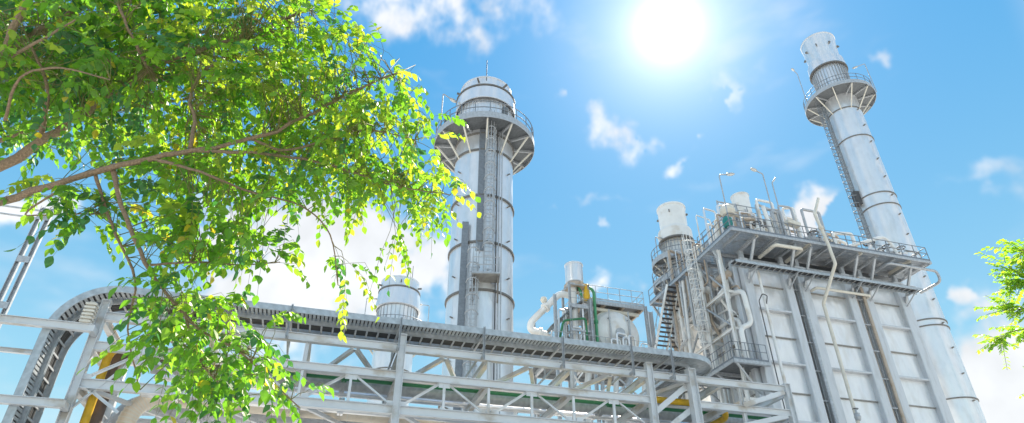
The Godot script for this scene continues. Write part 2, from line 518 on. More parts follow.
# ---------------------------------------------------------------- the left, tall stack and its kin
func make_left_stack() -> void:
	var c := polar(13.2, 36.0)
	var o := thing("exhaust_stack", "tall silver exhaust stack with caged ladder down its face and wide ring platform", "stack", c, "exhaust stacks")
	shell(o, c, [[0.0, 2.02], [3.4, 2.02], [6.5, 2.02], [9.6, 2.02], [12.7, 2.02], [15.8, 2.02], [18.95, 2.01], [22.2, 2.0], [25.65, 2.0], [29.35, 2.0], [30.75, 2.0], [34.4, 1.86]])
	turned(o, "skirt", [[2.12, 33.95], [2.19, 33.95], [2.14, 35.05], [2.1, 35.1], [1.86, 35.1]], M.cladding, c, 56)
	turned(o, "ring", [[2.12, 35.1], [2.2, 35.1], [2.2, 35.2], [1.8, 35.2]], M.ring, c, 56)
	turned(o, "cap", [[1.86, 34.4], [1.86, 36.15], [1.9, 36.15], [1.9, 36.25], [1.7, 36.25], [1.7, 34.6]], M.cladding, c, 56)
	ring_platform(o, c, 1.99, 3.5, 31.15, 12, 2.0, M.rail, 22)
	rod(o, "lightning_rod", c + polar(193.2, 1.85, 35.8), c + polar(193.2, 1.85, 37.9), 0.03, M.dark)
	for k in 6:
		var a := 30.0 + k * 60.0
		bar(o, "lifting_lug", c + polar(a, 1.84, 35.7), c + polar(a, 2.2, 35.75), 0.1, 0.16, M.ring)
	# louvre fins between platform and skirt
	for k in 36:
		var d := polar(k * 10.0, 1.0)
		bar(o, "fin", c + d * 1.97 + Vector3(0, 31.3, 0), c + d * 1.95 + Vector3(0, 33.9, 0), 0.03, 0.12, M.cladding, d)
	# ladders: the near face looks back to the yard
	var out := -polar(13.2, 1.0).normalized()
	var side := polar(103.2, 1.0)
	var rest := 19.4
	var f1 := c + out * 2.22 + side * -0.45
	ladder(o, f1, rest + 1.2, out, M.galv, true, 0.5, 1.0, 0.04)
	var f2 := c + out * 2.2 + side * 0.42 + Vector3(0, rest, 0)
	ladder(o, f2, 31.2, out, M.galv, true, 0.5, 1.0, 0.04)
	for k in 5:
		for g in [f1 + Vector3(0, 2.0 + 4.0 * k, 0), f2 + Vector3(0, 0.8 + 2.4 * k, 0)]:
			bar(o, "ladder_tie", g - out * 0.35, g, 0.06, 0.06, M.galv)
	# rest landing
	var l := hold(o, "landing")
	var q := c + out * 2.0 + side * 0.25 + Vector3(0, rest, 0)
	bar(l, "deck", q - side * 0.75 + out * 0.5, q + side * 0.85 + out * 0.5, 0.06, 1.1, M.rib, out)
	for k in [-0.7, 0.75]:
		bar(l, "bracket", q + side * k + Vector3(0, -1.3, 0) - out * 0.05, q + side * k + out * 0.95 + Vector3(0, -0.04, 0), 0.09, 0.09, M.ring)
		bar(l, "joist", q + side * k + Vector3(0, -0.1, 0) - out * 0.05, q + side * k + out * 1.05 + Vector3(0, -0.1, 0), 0.09, 0.12, M.ring)
	railing(l, [q + side * -0.72 + out * 0.1, q + side * -0.72 + out * 1.0, q + side * 0.82 + out * 1.0, q + side * 0.82 + out * 0.1], M.galv, 1.1, 0.8)
	# riser duct strips and conduits left and right of the ladder
	bar(o, "riser_cover", c + out * 2.0 + side * -1.02 + Vector3(0, 0.2, 0), c + out * 2.0 + side * -1.02 + Vector3(0, 23.5, 0), 0.4, 0.14, M.rail, out)
	bar(o, "riser_cover", c + out * 2.02 + side * -0.1 + Vector3(0, 21.5, 0), c + out * 2.02 + side * -0.1 + Vector3(0, 31.0, 0), 0.5, 0.12, M.rail, out)
	for k in [0.86, 1.02, 1.2]:
		rod(o, "conduit", c + out * (2.0 - (k - 0.8) * 0.55) + side * k + Vector3(0, 0.2, 0), c + out * (2.0 - (k - 0.8) * 0.55) + side * k + Vector3(0, 31.0, 0), 0.035, M.dark if k < 0.9 else M.galv)
	for k in 9:
		for e in [-52.0, 50.0]:
			var d := polar(13.2 + 180.0 + e, 1.0)
			bar(o, "lug", c + d * 1.98 + Vector3(0, 7.0 + 2.6 * k, 0), c + d * 2.2 + Vector3(0, 7.03 + 2.6 * k, 0), 0.09, 0.05, M.ring)
	lamp("curved street type lamp on the ring platform rail of the ladder stack", c + polar(258.0, 3.4, 31.16), 3.6, polar(60, 0.7), "lamps on stack platforms")
	for k in 3:
		var a := 95.0 + 75.0 * k
		var b := thing("instrument_box", "small dark instrument box on the railing of the ladder stack platform", "box", c + polar(a, 3.3, 31.15), "instrument boxes on the ladder stack platform")
		bar(b, "enclosure", c + polar(a, 3.3, 31.5), c + polar(a, 3.3, 32.1), 0.4, 0.25, M.deck)
		rod(b, "stand", c + polar(a, 3.3, 31.15), c + polar(a, 3.3, 31.55), 0.04, M.galv)

func make_middle_stack() -> void:
	var c := polar(5.5, 66.0)
	var o := thing("exhaust_stack", "short grey capped stack rising behind the middle of the pipe rack", "stack", c, "exhaust stacks")
	shell(o, c, [[0.0, 2.05], [5.0, 2.05], [10, 2.05], [15, 2.05], [20, 2.05], [25, 2.05], [28.4, 2.05], [32.9, 2.16]], 0.09, 0.1, M.cladding)
	turned(o, "skirt", [[2.25, 31.9], [2.46, 31.95], [2.24, 33.9], [2.2, 33.95], [2.0, 33.95]], M.cladding, c, 56)
	turned(o, "ring", [[2.2, 33.95], [2.3, 33.95], [2.3, 34.1], [1.9, 34.1]], M.ring, c, 56)
	turned(o, "cap", [[2.08, 33.0], [2.08, 35.2], [2.12, 35.2], [2.12, 35.3], [1.9, 35.3], [1.9, 33.0]], M.cladding, c, 56)
	for k in 30:
		var d := polar(k * 12.0, 1.0)
		bar(o, "fin", c + d * 2.08 + Vector3(0, 29.3, 0), c + d * 2.13 + Vector3(0, 32.0, 0), 0.05, 0.14, M.galv, d)
	ring_platform(o, c, 2.0, 3.5, 28.9, 12, 2.0, M.rail, 22)
	rod(o, "lightning_rod", c + polar(150, 2.05, 35.0), c + polar(150, 2.05, 36.8), 0.03, M.dark)
	for k in 5:
		var a := 40.0 + k * 72.0
		bar(o, "lifting_lug", c + polar(a, 2.06, 34.6), c + polar(a, 2.45, 34.6), 0.12, 0.18, M.ring)
	lamp("lamp on the ring platform of the short grey stack, facing the leafy tree", c + polar(272.0, 3.4, 28.9), 4.3, polar(90, 0.8), "lamps on stack platforms")
	lamp("lamp on the ring platform of the short grey stack, facing the ladder stack", c + polar(88.0, 3.4, 28.9), 4.3, polar(270, 0.8), "lamps on stack platforms")

func make_right_stack() -> void:
	var c := polar(50.4, 68.0)
	var o := thing("exhaust_stack", "very tall plain silver stack with flared top standing behind the boiler casing", "stack", c, "exhaust stacks")
	shell(o, c, [[0.0, 1.86], [4.0, 1.86], [8.0, 1.86], [12.0, 1.86], [16.0, 1.86], [19.3, 1.86], [25.9, 1.85], [26.5, 1.85], [33.5, 1.84], [39.2, 1.83], [40.6, 1.83], [48.2, 1.82], [52.3, 1.82], [60.2, 1.82]], 0.08, 0.1)
	turned(o, "skirt", [[1.95, 59.2], [2.1, 59.25], [2.05, 60.6], [1.75, 60.7]], M.cladding, c, 48)
	turned(o, "ring", [[1.95, 59.1], [2.15, 59.1], [2.15, 59.28], [1.95, 59.28]], M.ring, c, 48)
	turned(o, "cap", [[1.74, 60.2], [1.78, 61.5], [1.96, 64.3], [2.02, 64.3], [2.02, 64.45], [1.86, 64.45], [1.7, 61.0]], M.cladding, c, 56)
	for k in 8:
		var a := k * 45.0 + 10
		bar(o, "lifting_lug", c + polar(a, 1.85, 62.6), c + polar(a, 2.05, 62.7), 0.12, 0.35, M.ring)
	for k in 34:
		var d := polar(k * 360.0 / 34, 1.0)
		bar(o, "fin", c + d * 1.81 + Vector3(0, 55.2, 0), c + d * 1.88 + Vector3(0, 59.0, 0), 0.06, 0.2, M.galv, d)
	ring_platform(o, c, 1.8, 3.75, 54.4, 11, 2.3, M.rail, 22)
	# caged ladder and cable riser on the side facing the ladder stack
	var side := -polar(140.4, 1.0)
	var back := -polar(50.4, 1.0)
	var out := (side * 0.80 + back * 0.60).normalized()
	ladder(o, c + out * 2.18 + Vector3(0, 24.6, 0), 54.4, out, M.rail, true, 0.6, 0.95, 0.05)
	for k in 8:
		bar(o, "ladder_tie", c + out * 1.7 + Vector3(0, 26.0 + 3.8 * k, 0), c + out * 2.18 + Vector3(0, 26.0 + 3.8 * k, 0), 0.09, 0.09, M.galv)
	var o2 := (side * 0.99 + back * 0.1).normalized()
	bar(o, "cable_riser", c + (side * 0.93 + back * 0.36).normalized() * 1.94 + Vector3(0, 0.2, 0), c + (side * 0.93 + back * 0.36).normalized() * 1.94 + Vector3(0, 54.0, 0), 0.42, 0.3, M.tray, out)
	bar(o, "junction_box", c + out * 2.0 + Vector3(0, 40.0, 0), c + out * 2.0 + Vector3(0, 41.6, 0), 0.7, 0.7, M.dark, out)
	for k in 16:
		var d := polar(50.4 + 180.0 - 52.0, 1.0)
		bar(o, "lug", c + d * 1.80 + Vector3(0, 16.6 + 2.35 * k, 0), c + d * 2.05 + Vector3(0, 16.66 + 2.35 * k, 0), 0.16, 0.07, M.ring)
	lamp("lamp above the ring platform of the tall plain stack, over its caged ladder", c + out * 3.9 + Vector3(0, 54.4, 0), 4.6, back * 0.8 + side * 0.2, "lamps on stack platforms")
	lamp("lamp above the ring platform of the tall plain stack, away from its ladder", c + polar(135, 3.9, 54.4), 4.6, side * 0.8, "lamps on stack platforms")

func make_small_stack() -> void:
	var c := polar(32.6, 52.0)
	var o := thing("exhaust_stack", "small cream topped stack beside the boiler platform with fenced ring walkway", "stack", c, "exhaust stacks")
	shell(o, c, [[0.0, 1.5], [6, 1.5], [12, 1.5], [18, 1.5], [22, 1.5], [26.5, 1.3], [29.0, 1.2], [32.4, 1.2]], 0.07, 0.1, M.white)
	turned(o, "skirt", [[1.36, 31.6], [1.5, 31.6], [1.5, 32.6], [1.42, 32.8], [1.2, 32.85]], M.white, c, 44)
	turned(o, "ring", [[1.3, 31.48], [1.56, 31.48], [1.56, 31.62], [1.3, 31.62]], M.ring, c, 44)
	turned(o, "cap", [[1.2, 32.7], [1.24, 35.1], [1.3, 35.1], [1.3, 35.26], [1.16, 35.26], [1.1, 32.7]], M.white, c, 44)
	for k in 28:
		var d := polar(k * 360.0 / 28, 1.0)
		bar(o, "fin", c + d * 1.2 + Vector3(0, 29.9, 0), c + d * 1.27 + Vector3(0, 31.5, 0), 0.05, 0.15, M.galv, d)
	ring_platform(o, c, 1.19, 2.35, 29.5, 10, 1.4, M.rail, 16)
	ring_platform(o, c, 1.25, 2.5, 27.4, 10, 1.4, M.rail, 16)
	for k in 4:
		bar(o, "lifting_lug", c + polar(40 + 90 * k, 1.2, 34.3), c + polar(40 + 90 * k, 1.4, 34.35), 0.09, 0.2, M.ring)
	lamp("lamp on the walkway of the small cream topped stack", c + polar(262, 2.25, 29.5), 2.2, polar(80, 0.3), "lamps on stack platforms")

# ---------------------------------------------------------------- pipe rack
const ZF := -24.0
const ZR := -28.4
func make_rack() -> void:
	var o := thing("pipe_rack", "long grey steel pipe rack of truss girders on tall columns", "pipe rack", Vector3(2.62, 0, -26))
	var cols := [-7.77, 2.62, 13.02, 15.0, 19.72]
	for i in 5:
		var x: float = cols[i]
		var w := 0.34 if i == 3 else 0.27
		var t: float = [11.75, 11.72, 11.68, 11.62, 11.42][i]
		bar(o, "column", Vector3(x, 0, ZF), Vector3(x, t, ZF), w, w, M.steel, Vector3.RIGHT, "i")
		bar(o, "cap_plate", Vector3(x, t, ZF), Vector3(x, t + 0.03, ZF), w + 0.05, w + 0.05, M.steel)
		bar(o, "base_plate", Vector3(x, 0.0, ZF), Vector3(x, 0.05, ZF), 0.5, 0.5, M.steel)
		if i != 3:
			bar(o, "column", Vector3(x, 0, ZR), Vector3(x, 11.6, ZR), 0.27, 0.27, M.steel, Vector3.RIGHT, "i")
			bar(o, "base_plate", Vector3(x, 0.0, ZR), Vector3(x, 0.05, ZR), 0.5, 0.5, M.steel)
	for z in [ZF, ZR]:
		var xs := [-7.77, 2.62, 13.02, 15.0, 19.72] if z == ZF else [-7.77, 2.62, 13.02, 19.72]
		for i in xs.size() - 1:
			var a: float = xs[i] + 0.13
			var b: float = xs[i + 1] - 0.13
			bar(o, "top_chord", Vector3(a, 11.2, z), Vector3(b, 11.2, z), 0.24, 0.30, M.steel, Vector3.UP, "i")
			if not (z == ZF and i == 2):
				bar(o, "middle_chord", Vector3(a, 10.13, z), Vector3(b, 10.13, z), 0.22, 0.29, M.steel, Vector3.UP, "i")
			bar(o, "bottom_chord", Vector3(a, 8.83, z), Vector3(b, 8.83, z), 0.24, 0.32, M.steel, Vector3.UP, "i")
		for bay in 2:
			var x0 := -7.77 + 10.39 * bay
			for k in range(0, 7):
				var x := x0 + 10.39 / 6.0 * k
				if k > 0 and k < 6:
					bar(o, "web_post", Vector3(x, 9.0, z), Vector3(x, 9.97, z), 0.1, 0.1, M.steel, Vector3.RIGHT, "rect")
					if k % 2 == 0:
						bar(o, "web_post", Vector3(x, 10.29, z), Vector3(x, 11.04, z), 0.14, 0.14, M.steel, Vector3.RIGHT, "i")
				if k % 2 == 1:
					for s in [-1, 1]:
						bar(o, "web_brace", Vector3(x + 0.16 * s, 9.98, z), Vector3(x + 1.56 * s, 9.0, z), 0.09, 0.1, M.steel, Vector3.BACK, "l")
						bar(o, "gusset", Vector3(x + 1.5 * s - 0.13, 9.06, z + 0.02), Vector3(x + 1.5 * s + 0.13, 9.06, z + 0.02), 0.02, 0.2, M.steel)
					bar(o, "gusset", Vector3(x - 0.22, 9.9, z + 0.02), Vector3(x + 0.22, 9.9, z + 0.02), 0.02, 0.18, M.steel)
	# extension bays
	for k in [[15.2, 8.9, 19.4, 10.0], [17.3, 10.28, 19.5, 11.05]]:
		bar(o, "knee_brace", Vector3(k[0], k[1], ZF), Vector3(k[2], k[3], ZF), 0.2, 0.2, M.steel, Vector3.BACK, "i")
	bar(o, "knee_brace", Vector3(13.2, 9.7, ZF - 0.3), Vector3(14.95, 11.05, ZF - 0.3), 0.22, 0.24, M.steel, Vector3.BACK, "i")
	bar(o, "knee_brace", Vector3(13.2, 8.75, ZF - 0.3), Vector3(14.95, 10.0, ZF - 0.3), 0.22, 0.24, M.steel, Vector3.BACK, "i")
	bar(o, "web_post", Vector3(17.3, 10.29, ZF), Vector3(17.3, 11.04, ZF), 0.14, 0.14, M.steel, Vector3.RIGHT, "i")
	bar(o, "web_post", Vector3(17.3, 9.0, ZF), Vector3(17.3, 9.97, ZF), 0.14, 0.14, M.steel, Vector3.RIGHT, "i")
	# cross beams on three levels and plan bracing under the top
	for k in 9:
		var x := -7.77 + 10.39 / 3.0 * k
		if x > 20: continue
		for y in [11.2, 10.16, 8.7]:
			bar(o, "cross_beam", Vector3(x + 0.02, y, ZF - 0.12), Vector3(x + 0.02, y, ZR + 0.12), 0.2, 0.28, M.steel, Vector3.UP, "i")
		if k < 7:
			var xm := x + 10.39 / 6.0
			bar(o, "plan_brace", Vector3(x + 0.2, 11.06, ZR + 0.1), Vector3(xm, 11.06, ZF - 0.1), 0.15, 0.15, M.steel, Vector3.UP, "l")
			bar(o, "plan_brace", Vector3(xm, 11.06, ZF - 0.1), Vector3(x + 3.3, 11.06, ZR + 0.1), 0.15, 0.15, M.steel, Vector3.UP, "l")
			bar(o, "plan_brace", Vector3(x + 0.2, 8.75, ZF - 0.1), Vector3(x + 3.3, 8.75, ZR + 0.1), 0.13, 0.13, M.steel, Vector3.UP, "l")
	# frame for the dropping trays at the far end
	bar(o, "column", Vector3(-12.6, 0, -23.35), Vector3(-12.6, 11.6, -23.35), 0.27, 0.27, M.steel, Vector3.RIGHT, "i")
	for y in [10.52, 7.98, 5.4]:
		bar(o, "side_beam", Vector3(-12.6, y, -23.45), Vector3(-7.75, y, -23.45), 0.2, 0.26, M.steel, Vector3.UP, "i")
		bar(o, "bracket", Vector3(-7.77, y, -23.4), Vector3(-7.77, y, -23.95), 0.2, 0.22, M.steel)
	bar(o, "side_beam", Vector3(-12.6, 10.45, -26.2), Vector3(-10.1, 10.45, -26.2), 0.14, 0.16, M.steel, Vector3.UP, "i")
	bar(o, "side_beam", Vector3(-12.6, 10.45, -23.4), Vector3(-12.6, 10.45, -26.2), 0.14, 0.16, M.steel, Vector3.UP, "i")
	bar(o, "end_brace", Vector3(-7.7, 8.0, ZF), Vector3(-6.2, 9.95, ZF), 0.1, 0.1, M.steel, Vector3.BACK, "l")
	bar(o, "end_brace", Vector3(-7.7, 8.9, ZF), Vector3(-6.3, 8.0, ZF), 0.1, 0.1, M.steel, Vector3.BACK, "l")

func tray_path(z: float, offset: float, bend: float) -> PackedVector3Array:      # from the foot of the drop to the end behind the rack
	var o := PackedVector3Array()
	var xd := -8.98 - offset
	var yt := 12.0 + offset
	var r := 1.75 + offset
	for k in 15: o.append(Vector3(xd, 0.4 + (yt - r - 0.4) * k / 14.0, z))
	for k in range(1, 13):
		var a := PI / 2 * k / 12.0
		o.append(Vector3(xd + r - r * cos(a), yt - r + r * sin(a), z))
	for k in range(1, 24): o.append(Vector3(xd + r + (14.9 - xd - r) * k / 23.0, yt, z))
	for k in range(1, 13):
		var a := PI / 2 * k / 12.0
		o.append(Vector3(14.9 + bend * sin(a), yt, z - bend + bend * cos(a)))
	for k in range(1, 6): o.append(Vector3(14.9 + bend, yt, z - bend - k * (6.0 - bend) / 5.0))
	return o
func ribbon_rail(path: PackedVector3Array, inner: PackedVector3Array, across: Array, thick: float) -> MB:   # upright flange between two parallel paths
	var b := MB.new()
	for i in path.size() - 1:
		var n0: Vector3 = across[i] * thick / 2
		var n1: Vector3 = across[i + 1] * thick / 2
		var a := path[i]
		var c := path[i + 1]
		var d := inner[i]
		var e := inner[i + 1]
		b.quad(a + n0, c + n1, e + n1, d + n0)
		b.quad(d - n0, e - n1, c - n1, a - n0)
		b.quad(a - n0, c - n1, c + n1, a + n0)
		b.quad(d + n0, e + n1, e - n1, d - n0)
	return b
func make_tray(called_label: String, z0: float, z1: float, gap: float, rung_mat: Material, b0: float, b1: float, cables: bool) -> void:
	var o := thing("cable_tray", called_label, "cable tray", Vector3(-9.3, 0, (z0 + z1) / 2), "cable trays on the pipe rack")
	var h := 0.24
	var mid := [tray_path(z0, 0.0, b0), tray_path(z1, 0.0, b1)]
	for s in 2:
		var z := z0 if s == 0 else z1
		var bb := b0 if s == 0 else b1
		var p := tray_path(z, h, bb)
		var q := tray_path(z, 0.0, bb)
		var ac := []
		for i in p.size():
			var t := (q[mini(i + 1, q.size() - 1)] - q[maxi(i - 1, 0)]).normalized()
			ac.append(t.cross((p[i] - q[i]).normalized()).normalized())
		put(o, "side_rail", ribbon_rail(p, q, ac, 0.045).mesh(), M.tray)
	# rungs between the rails, spaced along the inner path
	var pa: PackedVector3Array = mid[0]
	var pb: PackedVector3Array = mid[1]
	var rest := 0.0
	for i in pa.size() - 1:
		var ln := pa[i].distance_to(pa[i + 1])
		var s := rest
		while s < ln:
			var t := s / ln
			var a := pa[i].lerp(pa[i + 1], t)
			var b := pb[i].lerp(pb[i + 1], t)
			var dirn := (pa[i + 1] - pa[i]).normalized()
			var lift := dirn.cross(b - a).normalized() * 0.13
			if i >= 6: bar(o, "rung", a + lift, b + lift, 0.1 if gap < 0.2 else 0.07, 0.035, rung_mat, dirn.cross(b - a))
			s += gap
		rest = s - ln
	if cables:
		for k in 5:
			var u := (k + 0.7) / 6.0
			var pth := PackedVector3Array()
			var p0 := tray_path(z0, 0.22, b0)
			var p1 := tray_path(z1, 0.22, b1)
			for i in range(0, p0.size()): pth.append(p0[i].lerp(p1[i], u))
			put(o, "cable", sweep(pth, [0.075 + 0.012 * (k % 3)], 8).mesh(), M.cable)
func make_trays() -> void:
	make_tray("blue grey cable tray with close rungs along the outer edge of the rack", -23.62, -24.5, 0.15, M.tray, 1.75, 0.75, true)
	make_tray("dark cable tray with wide spaced rungs on the inner side of the rack", -24.6, -25.7, 0.44, M.galv, 0.62, 0.3, true)
	var xs := [-5.4, -1.6, 2.45, 5.75, 9.05, 12.1, 13.95]
	for x in xs:
		var o := thing("tray_bracket", "short pale post holding the cable trays on the rack's top chord", "bracket", Vector3(x, 11.36, -23.58), "posts holding the cable trays")
		bar(o, "post", Vector3(x, 10.95, -23.56), Vector3(x, 12.3, -23.56), 0.1, 0.07, M.galv, Vector3.RIGHT, "c")
		bar(o, "arm", Vector3(x, 11.96, -23.55), Vector3(x, 11.96, -26.1), 0.08, 0.07, M.galv)
		bar(o, "clip", Vector3(x, 11.1, -23.55), Vector3(x, 11.1, -23.9), 0.1, 0.12, M.galv)
		rod(o, "hanger", Vector3(x, 11.35, -25.9), Vector3(x, 11.97, -25.9), 0.04, M.galv)
		bar(o, "sill", Vector3(x, 11.34, -23.9), Vector3(x, 11.34, -28.3), 0.08, 0.06, M.galv)

func make_rack_pipes() -> void:
	var mk := func(called: String, label: String, pts: Array, r: float, m: Material, bend: float, flange: bool) -> void:
		var o := thing(called, label, "pipe", Vector3(pts[0].x, 0 if pts[0].y < 0.5 else pts[0].y, pts[0].z), "pipes on the rack")
		tube(o, "barrel", pts, r, m, bend, 18)
		if flange:
			var x := -5.0
			while x < 12.5:
				var p := Vector3(x, pts[-1].y, pts[-1].z)
				rod(o, "flange", p, p + Vector3(0.09, 0, 0), r * 1.35, m)
				rod(o, "flange", p + Vector3(0.11, 0, 0), p + Vector3(0.2, 0, 0), r * 1.35, m)
				x += 5.6
	var g := 10.30
	mk.call("yellow_pipe", "yellow gas pipe dropping beside the rack's end column and turning away at the other end", [Vector3(-7.36, 0, -24.72), Vector3(-7.36, g + 0.13, -24.72), Vector3(16.8, g + 0.13, -24.72), Vector3(17.15, g - 0.22, -25.1), Vector3(17.15, g - 0.22, -28.2)], 0.14, M.yellow, 0.5, false)
	mk.call("green_pipe", "dark green pipe on the rack's middle level", [Vector3(-6.4, g + 0.18, -25.65), Vector3(20.6, g + 0.18, -25.65)], 0.18, M.green, 0.5, true)
	mk.call("grey_pipe", "thick grey pipe behind the dark green pipe on the middle level", [Vector3(-6.4, g + 0.27, -26.9), Vector3(20.3, g + 0.27, -26.9)], 0.27, M.galv, 0.6, true)
	mk.call("silver_pipe", "thin silver pipe at the back of the middle level", [Vector3(-6.4, g + 0.12, -27.7), Vector3(20.3, g + 0.12, -27.7)], 0.12, M.cladding, 0.6, true)
	mk.call("brown_pipe", "dark brown pipe dropping next to the yellow pipe at the rack's end", [Vector3(-7.3, 0, -25.45), Vector3(-7.3, g + 0.22, -25.45), Vector3(-3.4, g + 0.22, -25.45)], 0.22, M.brown, 0.6, false)
	mk.call("grey_pipe", "wide grey pipe dropping from the rack's bottom level beside the jacketed pipe", [Vector3(-7.0, 0, -27.3), Vector3(-7.0, 8.85 + 0.36, -27.3), Vector3(19.9, 8.85 + 0.36, -27.3)], 0.36, M.galv, 0.8, false)
	mk.call("silver_pipe", "medium silver pipe on the bottom level behind the front girder", [Vector3(-6.0, 8.85 + 0.24, -25.0), Vector3(19.9, 8.85 + 0.24, -25.0)], 0.24, M.cladding, 0.8, true)
	mk.call("slim_pipe", "slim galvanised pipe between the yellow and dark green pipes", [Vector3(-6.0, g + 0.07, -25.2), Vector3(19.5, g + 0.07, -25.2)], 0.07, M.cladding, 0.3, false)
	mk.call("slim_pipe", "slim white pipe along the back edge of the bottom level", [Vector3(-6.0, 8.85 + 0.1, -28.0), Vector3(19.5, 8.85 + 0.1, -28.0)], 0.1, M.white, 0.3, false)
	mk.call("slim_pipe", "slim grey pipe lying close behind the bottom front girder", [Vector3(-6.0, 8.85 + 0.09, -24.5), Vector3(12.9, 8.85 + 0.09, -24.5)], 0.09, M.galv, 0.3, false)
	# the big jacketed pipe with its segmented elbow
	var o := thing("jacketed_pipe", "beige insulated pipe in banded sheet jackets with a segmented elbow", "pipe", Vector3(-6.45, 0, -25.9), "pipes on the rack")
	var path := rounded([Vector3(-6.45, 0, -25.9), Vector3(-6.45, 9.14, -25.9), Vector3(19.6, 9.14, -25.9)], 1.15, 14)
	tube(o, "barrel", [Vector3(-6.45, 0, -25.9), Vector3(-6.45, 9.14, -25.9), Vector3(19.6, 9.14, -25.9)], 0.3, M.insul, 1.15, 22)
	for i in range(1, 16):
		var t := (path[i + 1] - path[i - 1]).normalized()
		rod(o, "band", path[i] - t * 0.018, path[i] + t * 0.018, 0.312, M.cream)
	for k in 27:
		rod(o, "band", Vector3(-5.3 + k * 0.9, 9.14, -25.9), Vector3(-5.27 + k * 0.9, 9.14, -25.9), 0.312, M.cream)
	for k in 8:
		rod(o, "band", Vector3(-6.45, 0.6 + k * 0.9, -25.9), Vector3(-6.45, 0.63 + k * 0.9, -25.9), 0.312, M.cream)
	# louvred cream horn box on the end column
	var b := thing("louvre_box", "cream box with stacked louvres on top of the rack's end column", "box", Vector3(-8.0, 10.65, -23.45))
	for k in 6:
		bar(b, "louvre", Vector3(-8.16, 10.7 + 0.125 * k, -23.45), Vector3(-7.82, 10.7 + 0.125 * k, -23.45), 0.34, 0.075, M.cream)
	bar(b, "core", Vector3(-7.99, 10.64, -23.45), Vector3(-7.99, 11.42, -23.45), 0.2, 0.2, M.cream)
	# the tall mast with two channels
	var m := thing("steel_mast", "tall mast of two steel channels joined by batten plates", "mast", Vector3(-11.65, 0, -26.0))
	for s in [-0.2, 0.12]:
		bar(m, "channel", Vector3(-11.65 + s, 0, -26.0), Vector3(-11.65 + s, 16.3, -26.0), 0.13, 0.16, M.galv, Vector3.RIGHT, "c")
	for k in 9:
		bar(m, "batten", Vector3(-11.65 - 0.25, 0.6 + 1.9 * k, -25.93), Vector3(-11.65 + 0.17, 0.6 + 1.9 * k, -25.93), 0.02, 0.26, M.galv)
	for y in [16.1, 15.75]:
		rod(m, "stay_rail", Vector3(-11.8, y, -26.0), Vector3(-17.0, y, -26.0), 0.04, M.galv)
	bar(m, "channel", Vector3(-17.0, 0, -26.0), Vector3(-17.0, 16.3, -26.0), 0.13, 0.16, M.galv, Vector3.RIGHT, "c")

# ---------------------------------------------------------------- boiler casing
const BZ := -34.0      # its yard face
const BX := 26.35       # its end face
func make_casing() -> void:
	var o := thing("boiler_casing", "large pale panelled boiler casing with heavy vertical columns and horizontal ribs", "boiler", Vector3(33.6, 0, -37.0))
	var back := -39.6
	bar(o, "core", Vector3(33.25, 0.0, (BZ + back) / 2 - 0.05), Vector3(33.25, 24.3, (BZ + back) / 2 - 0.05), 13.7, 5.4, M.panel, Vector3.FORWARD)
	bar(o, "roof", Vector3(33.25, 24.3, (BZ + back) / 2 - 0.05), Vector3(33.25, 24.55, (BZ + back) / 2 - 0.05), 14.0, 5.8, M.galv, Vector3.FORWARD)
	var bays := [[26.95, 29.52], [31.5, 34.65], [36.82, 39.3]]
	for bay in bays:
		var a: float = bay[0]
		var b: float = bay[1]
		for k in 13:
			var y0 := 0.1 + 1.86 * k
			var tilt := rng.randf_range(-0.008, 0.008)
			bar(o, "panel", Vector3((a + b) / 2, y0 + 0.02, BZ + 0.03 + tilt), Vector3((a + b) / 2, y0 + 1.84, BZ + 0.03 - tilt), b - a, 0.06, M.panel, Vector3.FORWARD)
			if k > 0:
				var thick := k % 2 == 1
				bar(o, "rib", Vector3(a - 0.02, y0, BZ + (0.2 if thick else 0.09)), Vector3(b + 0.02, y0, BZ + (0.2 if thick else 0.09)), 0.40 if thick else 0.18, 0.14 if thick else 0.07, M.rib if not thick else M.column)
	for c in [[26.3, 26.95], [29.52, 30.15], [30.75, 31.5], [34.65, 35.35], [36.15, 36.82], [39.3, 40.15]]:
		var xm: float = (c[0] + c[1]) / 2
		var w: float = c[1] - c[0]
		bar(o, "column", Vector3(xm, 0, BZ + 0.2), Vector3(xm, 24.3, BZ + 0.2), w, 0.5, M.column, Vector3.FORWARD)
	for g in [30.45, 35.75]:
		for k in 12:
			bar(o, "tie", Vector3(g - 0.42, 1.0 + 1.95 * k, BZ + 0.2), Vector3(g + 0.42, 1.0 + 1.95 * k, BZ + 0.2), 0.1, 0.08, M.column)
		rod(o, "conduit", Vector3(g - 0.1, 0, BZ + 0.12), Vector3(g - 0.1, 24.3, BZ + 0.12), 0.06, M.rustpipe)
		rod(o, "conduit", Vector3(g + 0.14, 0, BZ + 0.14), Vector3(g + 0.14, 24.3, BZ + 0.14), 0.045, M.galv)
	# end face towards the small stack
	for c in [-34.35, -36.6, -39.3]:
		bar(o, "column", Vector3(BX - 0.15, 0, c), Vector3(BX - 0.15, 24.3, c), 0.45, 0.45, M.column, Vector3.RIGHT)
	for bay in [[-34.6, -36.35], [-36.85, -39.05]]:
		for k in 13:
			var y0 := 0.1 + 1.86 * k
			bar(o, "panel", Vector3(BX + 0.02, y0 + 0.02, (bay[0] + bay[1]) / 2), Vector3(BX + 0.02, y0 + 1.84, (bay[0] + bay[1]) / 2), bay[0] - bay[1], 0.06, M.panel, Vector3.RIGHT)
			if k > 0:
				bar(o, "rib", Vector3(BX - 0.1, y0, bay[0]), Vector3(BX - 0.1, y0, bay[1]), 0.28, 0.1, M.rib)
	# machinery deck legs behind
	for x in [24.9, 29.0, 41.2]:
		bar(o, "leg", Vector3(x, 0, -44.6), Vector3(x, 24.9, -44.6), 0.4, 0.4, M.column, Vector3.RIGHT, "i")

